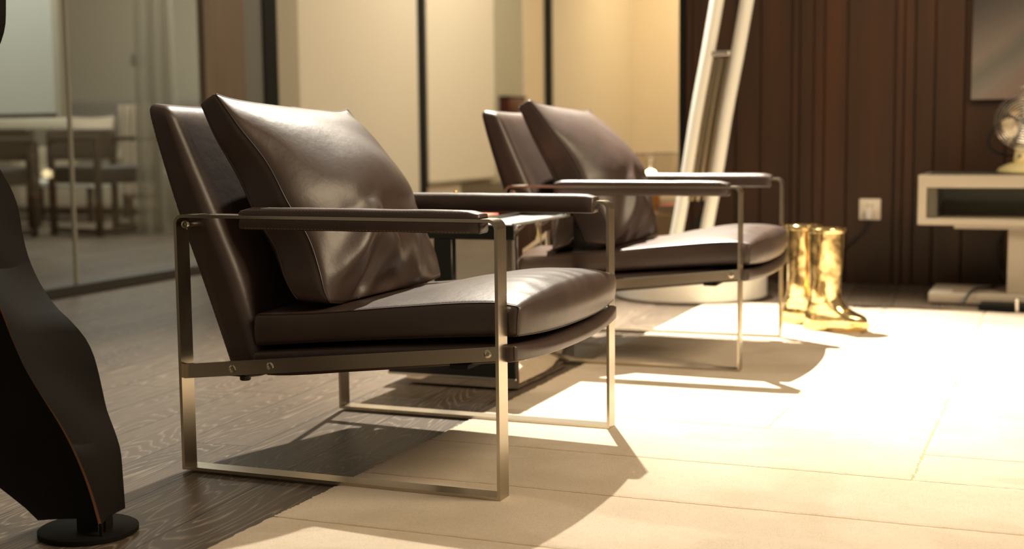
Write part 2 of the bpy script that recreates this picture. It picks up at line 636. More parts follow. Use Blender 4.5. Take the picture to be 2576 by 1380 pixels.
# backing sheet seen in the carved lines
prism(bm, [(RX0 + 0.01, RY0 + 0.01), (RX1 - 0.01, RY0 + 0.01), (RX1 - 0.01, 3.15), (RX0 + 0.01, 3.15)], 0.0005, 0.0040, 'z', 1)
for f in bm.faces:
    if f.material_index != 1: f.material_index = 0
rug = obj('rug', bm, [M_rug, M_rugbase], None, True, None, 30)
tag(rug, 'large cream wool rug with carved nested lines under the armchairs', 'rug')

# timber wall at the back, boards of uneven width
bm = BM()
WY = 4.11
gro = [0.035, 0.070, 0.286, 0.407, 0.556, 0.594, 0.660, 0.710, 0.817, 1.035, 1.075, 1.124, 1.212, 1.343, 1.522, 1.57, 1.70, 1.86, 1.95, 2.10, 2.30, 2.42, 2.60, 2.80, 2.95, 3.2, 3.4, 3.7, 4.0, 4.4, 5.0]
box(bm, 0.03, 5.0, WY + 0.012, WY + 0.14, 0, 3.4, mi=1)
for a, c in zip(gro, gro[1:]):
    box(bm, a + 0.0025, c - 0.0025, WY, WY + 0.02, 0, 3.4, 0.003, 1, mi=0)
struct('wall_back', bm, [M_wood, M_groove])
bm = BM()
box(bm, 0.005, 0.032, WY - 0.006, WY + 0.15, 0, 3.4)
struct('trim_1', bm, M_black)

# glazed partition, plane x = -2.5
GX = -2.5
bm = BM(); box(bm, GX - 0.006, GX + 0.006, 0.8, 2.632, 0.05, 3.2); struct('window_1', bm, M_glass)
bm = BM(); box(bm, GX - 0.006, GX + 0.006, 2.638, 3.70, 0.05, 3.2); struct('window_2', bm, M_glass)
bm = BM(); box(bm, GX - 0.008, GX + 0.010, 2.628, 2.643, 0.05, 3.2, 0.001, 1)
struct('trim_2', bm, mat('glass_joint_seal', (0.30, 0.29, 0.24), 0.4))
bm = BM(); box(bm, GX - 0.03, GX + 0.03, 0.8, 3.70, 0, 0.05, 0.004, 1); struct('trim_3', bm, M_rail)
bm = BM(); box(bm, GX - 0.025, GX + 0.02, 3.70, 4.077, 0, 3.2); struct('wall_left', bm, M_walnut)
bm = BM(); box(bm, GX - 0.12, GX, 4.077, 4.292, 0, 3.2); struct('wall_left_return', bm, M_slate)
for i, (a, c) in enumerate(((4.292, 4.437), (6.292, 6.409), (8.885, 9.016))):
    bm = BM(); box(bm, GX - 0.05, GX + 0.012, a, c, 0, 3.2, 0.003, 1); struct('trim_%d' % (4 + i), bm, M_black)
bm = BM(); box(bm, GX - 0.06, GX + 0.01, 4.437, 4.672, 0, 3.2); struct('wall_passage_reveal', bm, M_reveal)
bm = BM(); box(bm, GX - 0.06, GX + 0.005, 4.672, 6.292, 0, 3.2); struct('wall_passage_left', bm, M_cream)
bm = BM(); box(bm, GX - 0.06, GX - 0.03, 6.409, 8.40, 0, 3.2); struct('wall_passage_niche', bm, M_greygreen)
bm = BM(); box(bm, GX - 0.06, GX - 0.02, 8.40, 8.885, 0, 3.2); struct('wall_passage_middle', bm, M_cream_warm)
bm = BM(); box(bm, GX - 0.06, GX + 0.005, 9.016, 11.6, 0, 3.2); struct('wall_passage_right', bm, M_cream)
bm = BM(); box(bm, -2.56, 0.6, 11.45, 11.6, 0, 3.2); struct('wall_end', bm, M_cream_warm)
bm = BM(); box(bm, 0.05, 0.15, 4.26, 11.45, 0, 3.2); struct('wall_passage_side', bm, M_cream_warm)
bm = BM(); box(bm, GX - 0.028, GX - 0.016, 6.42, 7.05, 0.0, 0.36); struct('wall_passage_low', bm, M_cream)
bm = BM(); box(bm, GX - 0.028, GX - 0.016, 7.06, 8.38, 0.0, 0.33); struct('window_3', bm, M_smoke)

# roller blind in the passage
t = thing('roller_blind', 'ivory roller blind hanging between two black posts in the passage', 'blind', (GX, 0, 0))
bm = BM(); box(bm, 0.0, 0.012, 6.43, 7.666, 0.385, 3.1); obj('blind_cloth', bm, M_blind, t, False)
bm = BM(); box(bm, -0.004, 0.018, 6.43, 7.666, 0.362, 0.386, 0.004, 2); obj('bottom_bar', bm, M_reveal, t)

# red box on the passage wall, above the far armchair
t = thing('wall_box', 'dark red box fixed to the wall above the far armchair backrest', 'box', (GX, 0, 0))
bm = BM(); box(bm, -0.03, 0.06, 7.86, 8.23, 0.90, 1.02, 0.004, 2); obj('body', bm, mat('dark_red_paint', (0.06, 0.006, 0.004), 0.4), t)
bm = BM(); box(bm, -0.035, 0.065, 7.85, 8.24, 1.016, 1.03, 0.003, 2); obj('lid', bm, M_black, t)

# ------------------------------------------------------------------ room behind the glass
bm = BM(); box(bm, -11, -2.62, 9.2, 9.35, 0, 3.4); struct('wall_glazed_room_back', bm, M_roomwall)
bm = BM(); box(bm, -11.1, -11, -2, 9.35, 0, 3.4); struct('wall_glazed_room_side', bm, M_roomwall)


def drape(bm, p0, p1, z0, z1, waves, amp, n=90, gather=0.0):
    """pleated hanging cloth with thickness"""
    p0, p1 = Vector(p0), Vector(p1)
    d = p1 - p0
    nrm = Vector((-d.y, d.x)).normalized()
    nz = 14
    for side in (0, 1):
        grid = []
        for i in range(n + 1):
            s = i / n
            rowv = []
            for j in range(nz + 1):
                h = j / nz
                ss = 0.5 + (s - 0.5) * (1 - gather * h)
                q = p0 + d * ss + nrm * (amp * math.sin(s * waves * 2 * PI + 0.6 * math.sin(5 * h)) + side * 0.004)
                rowv.append(bm.verts.new((q.x, q.y, z0 + (z1 - z0) * h)))
            grid.append(rowv)
        for i in range(n):
            for j in range(nz):
                bm.faces.new((grid[i][j], grid[i + 1][j], grid[i + 1][j + 1], grid[i][j + 1]))
        if side == 0: first = grid
    for i in range(n):
        bm.faces.new((first[i][0], first[i + 1][0], grid[i + 1][0], grid[i][0]))
        bm.faces.new((first[i][nz], first[i + 1][nz], grid[i + 1][nz], grid[i][nz]))
    return bm


bm = BM(); drape(bm, (-4.66, 5.88), (-4.36, 6.06), 0.005, 2.9, 3, 0.035, 90, 0.35)
tag(obj('curtain', bm, M_curtain), 'sheer grey curtain gathered behind the glass partition', 'curtain')

# white panel seen at the upper left through the glass
t = thing('projection_screen', 'pale grey-white board hanging behind the glass at upper left', 'board', (-4.25, 4.6, 0))
bm = BM(); box(bm, -2.2, 0.0, -0.02, 0.02, 0.885, 2.9, 0.004, 1); obj('board', bm, M_whitepanel, t)
bm = BM(); box(bm, -2.22, 0.02, -0.03, 0.03, 0.860, 0.887, 0.004, 1); obj('bottom_bar', bm, M_rail, t)
bm = BM(); box(bm, 0.0, 0.06, -0.03, 0.03, 0.860, 2.9, 0.004, 1); obj('side_frame', bm, M_tabletop, t)

# dining table behind the glass
t = thing('dining_table', 'stone-topped dining table standing behind the glass partition', 'table', (-6.75, 6.1, 0))
bm = BM(); box(bm, -1.2, 0.95, -0.45, 0.45, 0.80, 0.90, 0.006, 2); obj('table_top', bm, M_tabletop, t)
bm = BM(); box(bm, -0.9, 0.7, -0.30, 0.30, 0.70, 0.80, 0.006, 2); obj('apron', bm, M_darkwood, t)
for sx_, sy_ in ((-0.9, -0.3), (-0.9, 0.3), (0.62, -0.3), (0.62, 0.3)):
    bm = BM(); box(bm, sx_, sx_ + 0.08, sy_ - 0.04, sy_ + 0.04, 0, 0.70, 0.005, 2); obj('leg', bm, M_darkwood, t)


def dining_chair(name, label, loc, rz):
    t = thing(name, label, 'chair', loc, rz, 'dining chairs behind the glass')
    for sx_ in (-0.29, 0.29):
        for sy_ in (-0.27, 0.27):
            top = 0.78 if sy_ > 0 else 0.70
            bm = BM(); box(bm, sx_ - 0.022, sx_ + 0.022, sy_ - 0.022, sy_ + 0.022, 0.0, top, 0.005, 2); obj('leg', bm, M_darkwood, t)
        bm = BM(); box(bm, sx_ - 0.025, sx_ + 0.025, -0.29, 0.29, 0.70, 0.735, 0.008, 2); obj('armrest', bm, M_darkwood, t)
        bm = BM(); box(bm, sx_ - 0.02, sx_ + 0.02, -0.27, 0.27, 0.02, 0.055, 0.004, 2); obj('runner', bm, M_darkwood, t)
    bm = BM(); soft_block(bm, (0.56, 0.56, 0.13), 0.03, (6, 6, 2), lambda p: (p.x, p.y, p.z + 0.45)); obj('seat', bm, M_seatblack, t)
    bm = BM(); soft_block(bm, (0.56, 0.06, 0.24), 0.02, (6, 1, 4), lambda p: (p.x, 0.27 + p.y - 0.05 * (1 - (p.x / 0.28) ** 2) * -1, p.z + 0.68)); obj('backrest', bm, M_darkwood, t)
    bm = BM(); box(bm, -0.29, 0.29, -0.285, -0.255, 0.02, 0.055, 0.004, 2); obj('stretcher', bm, M_darkwood, t)
    return t


dining_chair('dining_chair', 'dark wooden dining armchair with black seat, left one behind glass', (-5.55, 5.20, 0), 0.15)
dining_chair('dining_chair', 'dark wooden dining armchair crossed by the glass joint', (-4.98, 5.95, 0), 1.35)

# sofa with cushions and throw
t = thing('sofa', 'beige low sofa at the back of the glazed room', 'sofa', (-6.5, 8.35, 0))
bm = BM(); soft_block(bm, (2.2, 0.9, 0.42), 0.05, (8, 5, 3), lambda p: (p.x, p.y, p.z + 0.25)); obj('seat', bm, M_sofa, t)
bm = BM(); soft_block(bm, (2.2, 0.22, 1.0), 0.06, (8, 2, 4), lambda p: (p.x, p.y + 0.40, p.z + 0.60)); obj('backrest', bm, M_greycloth, t)
for s in (-1, 1):
    bm = BM(); soft_block(bm, (0.20, 0.92, 0.60), 0.05, (2, 5, 3), lambda p: (p.x + s * 1.12, p.y, p.z + 0.34)); obj('armrest', bm, M_sofa, t)


def plain_pillow(name, label, loc, rx, rz, w, hgt, m):
    bm = BM()
    soft_block(bm, (w, 0.16, hgt), 0.03, (10, 2, 8), lambda p: (p.x * (1 - 0.10 * (1 - (2 * p.z / hgt) ** 2)), p.y * (0.25 + 0.9 * max(0, 1 - (2 * p.x / w) ** 2) * max(0, 1 - (2 * p.z / hgt) ** 2)), p.z * (1 - 0.10 * (1 - (2 * p.x / w) ** 2))))
    o = obj(name, bm, m)
    o.location = loc
    o.rotation_euler = (rx, 0, rz)
    return tag(o, label, 'cushion', 'cushions behind the glass')


plain_pillow('sofa_cushion', 'pale linen cushion tilted on the sofa behind the glass, upper one', (-6.85, 8.05, 0.72), -0.3, 0.5, 0.46, 0.44, M_sofa)
plain_pillow('sofa_cushion', 'long pale cushion lying lower on the sofa behind the glass', (-6.10, 7.98, 0.68), -0.25, -0.1, 0.80, 0.34, M_pale)

t = thing('lounge_chair', 'lounge chair behind the glass covered by a cream knitted throw', 'chair', (-5.35, 7.3, 0))
bm = BM(); soft_block(bm, (0.62, 0.62, 0.24), 0.05, (5, 5, 3), lambda p: (p.x, p.y, p.z + 0.32)); obj('seat', bm, M_pale, t)
bm = BM(); soft_block(bm, (0.62, 0.16, 0.62), 0.05, (5, 2, 5), lambda p: (p.x, p.y + 0.28, p.z + 0.66)); obj('backrest', bm, M_pale, t)
for a, c in ((-0.26, -0.26), (-0.26, 0.26), (0.26, -0.26), (0.26, 0.26)):
    bm = BM(); cyl(bm, (a, c, 0), (a, c, 0.22), 0.018, 10); obj('leg', bm, M_darkwood, t)
bm = BM(); drape(bm, (-5.64, 6.97), (-5.22, 6.95), 0.25, 1.0, 5, 0.018, 60)
tag(obj('throw_blanket', bm, M_pale), 'cream throw hanging over the lounge chair behind the glass', 'blanket')

t = thing('added_low_table', 'added low white-topped table on the floor behind the glass', 'table', (-6.5, 7.25, 0))  # invented table, white top stands in for reflected light strips
bm = BM(); box(bm, -0.55, 0.55, -0.3, 0.3, 0.30, 0.35, 0.006, 2); obj('table_top', bm, M_whitepanel, t)
for a, c in ((-0.48, -0.24), (-0.48, 0.24), (0.48, -0.24), (0.48, 0.24)):
    bm = BM(); box(bm, a - 0.02, a + 0.02, c - 0.02, c + 0.02, 0, 0.30); obj('leg', bm, M_darkwood, t)

t = thing('wall_switch', 'small grey switch plate on the wall behind the glass', 'switch', (-7.13, 9.2, 1.52))
bm = BM(); box(bm, -0.09, 0.09, -0.012, 0, -0.06, 0.06, 0.004, 2); obj('plate', bm, M_slate, t)
for a in (-0.04, 0.04):
    bm = BM(); box(bm, a - 0.03, a + 0.03, -0.017, -0.010, -0.035, 0.035, 0.003, 2); obj('rocker', bm, M_greycloth, t)


# ------------------------------------------------------------------ armchair
D, W, H = 0.757, 0.740, 0.56
BW, BT = 0.045, 0.007


def arc(cx, cz, r, a0, a1, n=7):
    return [(cx + r * math.cos(a0 + (a1 - a0) * i / n), cz + r * math.sin(a0 + (a1 - a0) * i / n)) for i in range(n + 1)]


def frame_loop(bm, y0, y1):
    ro, ri = 0.021, 0.014
    out = [(0, 0), (D, 0)] + arc(D - ro, H - ro, ro, 0, PI / 2) + arc(ro, H - ro, ro, PI / 2, PI)
    inn = [(BT, BT), (D - BT, BT)] + arc(D - ro, H - ro, ri, 0, PI / 2) + arc(ro, H - ro, ri, PI / 2, PI)
    n = len(out)
    V = [[bm.verts.new((p[0], y, p[1])) for p in L_] for y in (y0, y1) for L_ in (out, inn)]
    o0, i0, o1, i1 = V
    for k in range(n):
        k2 = (k + 1) % n
        bm.faces.new((o0[k], o0[k2], o1[k2], o1[k]))
        bm.faces.new((i0[k], i1[k], i1[k2], i0[k2]))
        bm.faces.new((o0[k], i0[k], i0[k2], o0[k2]))
        bm.faces.new((o1[k], o1[k2], i1[k2], i1[k]))
    es = [e for e in bm.edges if len(e.link_faces) == 2 and e.calc_face_angle(0) > 1.0]
    bmesh.ops.bevel(bm, geom=es, offset=0.0009, segments=2, affect='EDGES')
    return bm


def bolt(c, ny, r=0.0085, t=0.004):
    """countersunk hex-socket bolt head facing +/-y"""
    bm = BM()
    x, y, z = c
    prof = [(0.0, -0.0006 * 4), (0.0034, -0.0024), (0.0036, t * 0.75), (0.0042, t), (r * 0.72, t * 0.95), (r, t * 0.35), (r, -0.001)]
    n = 20
    rings = []
    for rr, hh in prof:
        if rr == 0: rings.append([bm.verts.new((x, y + ny * hh, z))])
        else:
            m = 6 if rr < 0.004 else n
            rings.append([bm.verts.new((x + rr * math.cos(2 * PI * k / n), y + ny * hh, z + rr * math.sin(2 * PI * k / n))) for k in range(n)])
    for A, B in zip(rings, rings[1:]):
        for k in range(n):
            k2 = (k + 1) % n
            f = bm.faces.new((A[0], B[k], B[k2])) if len(A) == 1 else bm.faces.new((A[k], A[k2], B[k2], B[k]))
            if len(A) == 1: f.material_index = 1
    return bm


# -- soft parts: mapping functions
def seat_map(p, sx_=0.632, sy_=0.628, sz_=0.075):
    s = p.x / sx_ + 0.5
    tt = p.y / (sy_ / 2)
    hh = p.z / sz_ + 0.5
    x = 0.158 + 0.622 * s
    zb = smooth_interp([(0, 0.272), (0.4, 0.295), (0.8, 0.314), (1.0, 0.322)], s)
    zt = smooth_interp([(0, 0.343), (0.25, 0.353), (0.6, 0.376), (0.9, 0.391), (1.0, 0.384)], s)
    cr = max(0.0, 1 - abs(tt) ** 2.4)
    # dip under the loose cushion, crown toward the front
    crown = cr * (0.004 + 0.026 * math.exp(-((s - 0.80) / 0.34) ** 2))
    front = max(0.0, (s - 0.80) / 0.2)
    z = zb + (zt - zb) * hh
    z += crown * (hh ** 1.2)
    z -= 0.012 * cr * front * (1 - hh) * 1.0
    x += 0.034 * cr * front ** 2 * (0.35 + 0.65 * math.sin(PI * min(1, max(0, hh * 0.9 + 0.08))))
    x -= 0.010 * front ** 2 * (1 - hh) * 0.5
    if hh > 0.5:
        w = Vector((x * 9, p.y * 7, 3.0))
        z += 0.0030 * noise.noise(w) * cr * (hh - 0.5) * 2
        # fine creases running along the front roll
        z += 0.0012 * math.sin(p.y * 95 + 3 * noise.noise(Vector((x * 14, p.y * 9, 0)))) * cr * front * (hh - 0.5) * 2
    # side puff
    y = W / 2 + p.y + math.copysign(1, p.y) * 0.006 * math.sin(PI * hh) * (abs(tt) ** 6)
    return Vector((x, y, z))


def base_map(p, sx_=0.61, sy_=0.662, sz_=0.06):
    s = p.x / sx_ + 0.5
    tt = p.y / (sy_ / 2)
    hh = p.z / sz_ + 0.5
    x = 0.160 + 0.616 * s
    zb = smooth_interp([(0, 0.224), (0.07, 0.212), (0.4, 0.232), (0.8, 0.260), (0.93, 0.269), (1.0, 0.274)], s)
    zt = smooth_interp([(0, 0.262), (0.4, 0.284), (0.8, 0.301), (1.0, 0.309)], s)
    cr = max(0.0, 1 - abs(tt) ** 2.4)
    front = max(0.0, (s - 0.85) / 0.15)
    z = zb + (zt - zb) * hh - 0.014 * cr * front
    x += 0.022 * cr * front ** 2 * math.sin(PI * (0.15 + 0.7 * hh))
    return Vector((x, W / 2 + p.y, z))


REAR = [(-0.07, 0.098), (0.0, 0.083), (0.3, 0.020), (0.57, -0.039), (0.85, -0.090), (1.0, -0.112)]
THK = [(-0.07, 0.080), (0.0, 0.086), (0.3, 0.100), (0.57, 0.096), (0.85, 0.080), (1.0, 0.066)]


def back_map(p, sx_=0.09, sy_=0.624, sz_=0.575):
    s = p.z / sz_ + 0.5
    tt = p.y / (sy_ / 2)
    d = p.x / sx_ + 0.5
    z = 0.200 + 0.599 * s
    s = (z - 0.238) / 0.561
    cr = max(0.0, 1 - abs(tt) ** 2.2)
    x = smooth_interp(REAR, s) + smooth_interp(THK, s) * d
    x += d * 0.014 * cr * math.sin(PI * min(1, max(0, s)))
    x -= (1 - d) * 0.006 * cr * math.sin(PI * max(0, s))
    z += 0.045 * (d - 0.5) * (s - 0.5) * -0.5
    top = max(0, (s - 0.9) / 0.1)
    z -= 0.008 * cr * top
    z += 0.001 * noise.noise(Vector((p.y * 12, s * 8, 1)))
    return Vector((x, W / 2 + p.y, z))


def edge_line(fn, dims, r, fixed, free_axis, n=60, out=0.0):
    """points along one edge of a soft block, on its rounded corner"""
    h = [d / 2 for d in dims]
    pts = []
    for i in range(n + 1):
        p = [0, 0, 0]
        for a, sgn in fixed.items():
            p[a] = sgn * (h[a] - r + r * 0.7071 + out)
        p[free_axis] = -(h[free_axis] - r * 0.6) + 2 * (h[free_axis] - r * 0.6) * i / n
        pts.append(fn(Vector(p)))
    return pts


def stitches(bm, pts, length=0.0045, gap=0.0035, r=0.0006):
    acc, nxt = 0.0, 0.0
    for a, c in zip(pts, pts[1:]):
        d = (c - a).length
        while nxt < acc + d:
            t = (nxt - acc) / d
            p = a.lerp(c, t)
            q = p + (c - a).normalized() * length
            tube(bm, [p, q], r, 5)
            nxt += length + gap
        acc += d
    return bm


def make_armchair():
    t = thing('armchair', 'brown leather armchair on a flat champagne metal frame, nearest the camera', 'armchair', (0, 0, 0.006), 0, 'brown leather armchairs')
    for side in (0, 1):
        y0, y1 = (0, BW) if side == 0 else (W - BW, W)
        ny = -1 if side == 0 else 1
        bm = BM(); frame_loop(bm, y0, y1)
        fr = obj('side_frame', bm, M_brass, t, True, None, 30)
        bm = bolt((0.0245, y0 + 0.010 if side == 0 else y1 - 0.010, 0.538), ny, 0.0108, 0.006)
        cyl(bm, (0.0235, y0 + 0.012 if side == 0 else y1 - 0.012, 0.536), (0.0235, 0.09 if side == 0 else W - 0.09, 0.536), 0.008, 20)
        obj('pivot_bolt', bm, [M_bolt, M_hole], fr)
        # sloping seat rail
        yr0, yr1 = (0.012, 0.022) if side == 0 else (W - 0.022, W - 0.012)
        bm = BM()
        prism(bm, [(BT - 0.001, 0.2005), (D - BT + 0.001, 0.2795), (D - BT + 0.001, 0.3085), (BT - 0.001, 0.2325)], yr0, yr1, 'y')
        es = [e for e in bm.edges]
        bmesh.ops.bevel(bm, geom=es, offset=0.0008, segments=2, affect='EDGES')
        rl = obj('seat_rail', bm, M_brass, t, True, None, 30)
        for (bx, bz) in ((0.130, 0.2285), (0.225, 0.2395), (0.728, 0.2925)):
            obj('bolt', bolt((bx, yr0 if side == 0 else yr1, bz), ny, 0.0088, 0.0022), [M_bolt, M_hole], rl)
        # armrest: leather sleeve folded over the bar from the inside
        bm = BM()
        def yy(v): return v if side == 0 else W - v
        zt, n = H, 26
        prof = [(-0.0015, zt + 0.0008), (-0.001, zt + 0.010), (0.006, zt + 0.0155), (0.022, zt + 0.0165), (0.043, zt + 0.014), (0.0505, zt + 0.006), (0.052, zt - 0.010),
                (0.0515, zt - 0.026), (0.047, zt - 0.030), (0.022, zt - 0.031), (0.002, zt - 0.029), (-0.001, zt - 0.024), (0.0005, zt - 0.0078), (0.040, zt - 0.0074), (0.0458, zt - 0.0035), (0.040, zt + 0.0006)]
        rings = []
        for i in range(n + 1):
            s = i / n
            x = 0.168 + 0.546 * s
            e = min(s, 1 - s)
            k = min(1.0, e * 20)
            pinch = 0.70 + 0.30 * math.sin(PI / 2 * k)
            ring = []
            for (py, pz) in prof:
                dz = pz - (zt - BT / 2)
                off = 1 + 0.05 * noise.noise(Vector((x * 14, py * 30, 2 + side)))
                if py > 0.03 and -0.012 < dz < 0.006: off = 1
                q = dz * (pinch if dz > 0.006 else 1) * off
                xs = x + (0.004 * noise.noise(Vector((py * 60, pz * 60, s))) if e < 0.01 else 0)
                ring.append(bm.verts.new((xs, yy(py), zt - BT / 2 + q)))
            rings.append(ring)
        m = len(prof)
        for A, B in zip(rings, rings[1:]):
            for k in range(m):
                bm.faces.new((A[k], A[(k + 1) % m], B[(k + 1) % m], B[k]))
        # folded ends: each lobe draws in a little
        for R_, dx in ((rings[0], -1), (rings[-1], 1)):
            prev = R_
            for k_, sc_ in ((0.0025, 0.93), (0.0045, 0.78)):
                nr_ = []
                for q_, v_ in enumerate(R_):
                    c_ = Vector((0, yy(0.024), zt + 0.006)) if q_ <= 5 or q_ >= 14 else Vector((0, yy(0.028), zt - 0.020))
                    nr_.append(bm.verts.new((v_.co.x + dx * k_, c_.y + (v_.co.y - c_.y) * sc_, c_.z + (v_.co.z - c_.z) * sc_)))
                for k in range(m):
                    bm.faces.new((prev[k], prev[(k + 1) % m], nr_[(k + 1) % m], nr_[k]))
                prev = nr_
            bm.faces.new(prev)
        ar = obj('armrest', bm, M_leather, t, True, None, 60)
        bm = BM()
        stitches(bm, [Vector((0.180 + 0.52 * i / 40, yy(0.0010), zt + 0.0112)) for i in range(41)])
        stitches(bm, [Vector((0.180 + 0.52 * i / 40, yy(0.0005), zt - 0.0265)) for i in range(41)])
        st = obj('stitching', bm, M_stitch, ar); st['kind'] = 'stuff'
    for (cx, cz) in ((0.135, 0.2165), (0.66, 0.262)):
        bm = BM(); box(bm, cx - 0.02, cx + 0.02, 0.022, W - 0.022, cz - 0.006, cz + 0.004, 0.001, 1); obj('cross_bar', bm, M_black, t)
    bm = BM(); cyl(bm, (0.137, 0.05, 0.198), (0.137, 0.05, 0.212), 0.012, 20, 0.002); obj('stopper', bm, M_cord, t)

    # base pad
    dims = (0.61, 0.662, 0.06)
    bm = BM(); soft_block(bm, dims, 0.012, (24, 24, 4), base_map)
    bp = obj('seat_base', bm, M_leather, t, True, None, 60)
    bm = BM()
    for sy_ in (-1, 1):
        obj('seam', tube(BM(), edge_line(base_map, dims, 0.012, {0: 1, 1: sy_}, 2, 16), 0.0017, 6), M_seam, bp)
    # seat cushion
    dims = (0.632, 0.628, 0.075)
    bm = BM(); soft_block(bm, dims, 0.011, (56, 60, 8), seat_map)
    sc = obj('seat_cushion', bm, M_leather, t, True, None, 60)
    bm = BM()
    for sy_ in (-1, 1):
        top = edge_line(seat_map, dims, 0.011, {2: 1, 1: sy_}, 0, 70)
        bot = edge_line(seat_map, dims, 0.011, {2: -1, 1: sy_}, 0, 70)
        frn = edge_line(seat_map, dims, 0.011, {0: 1, 1: sy_}, 2, 20)
        obj('seam', tube(BM(), bot + frn + top[::-1], 0.0016, 6), M_seam, sc)
    low = edge_line(seat_map, dims, 0.011, {0: 1, 2: -1}, 1, 50)
    obj('seam', tube(BM(), low, 0.0014, 6), M_seam, sc)
    bm = BM()
    for sy_ in (-1, 1):
        line = []
        for i in range(60):
            p = Vector((-0.300 + 0.590 * i / 59, sy_ * (0.314 - 0.0078), 0.0375 - 0.0010))
            line.append(seat_map(p))
        stitches(bm, line, 0.0045, 0.004, 0.0006)
    st = obj('stitching', bm, M_stitch, sc); st['kind'] = 'stuff'
    # backrest
    dims = (0.09, 0.624, 0.575)
    bm = BM(); soft_block(bm, dims, 0.026, (4, 30, 30), back_map)
    bk = obj('backrest', bm, M_leather, t, True, None, 70)
    bm = BM()
    for sy_ in (-1, 1):
        line = []
        for i in range(70):
            p = Vector((-0.036, sy_ * 0.3058, -0.258 + 0.512 * i / 69))
            q = back_map(p)
            line.append(q)
        stitches(bm, line, 0.005, 0.005, 0.0006)
    st = obj('stitching', bm, mat('dark_stitch_thread', (0.02, 0.012, 0.009), 0.6), bk); st['kind'] = 'stuff'
    return t


# -- loose back cushion
PW, PH, PT = 0.560, 0.452, 0.070


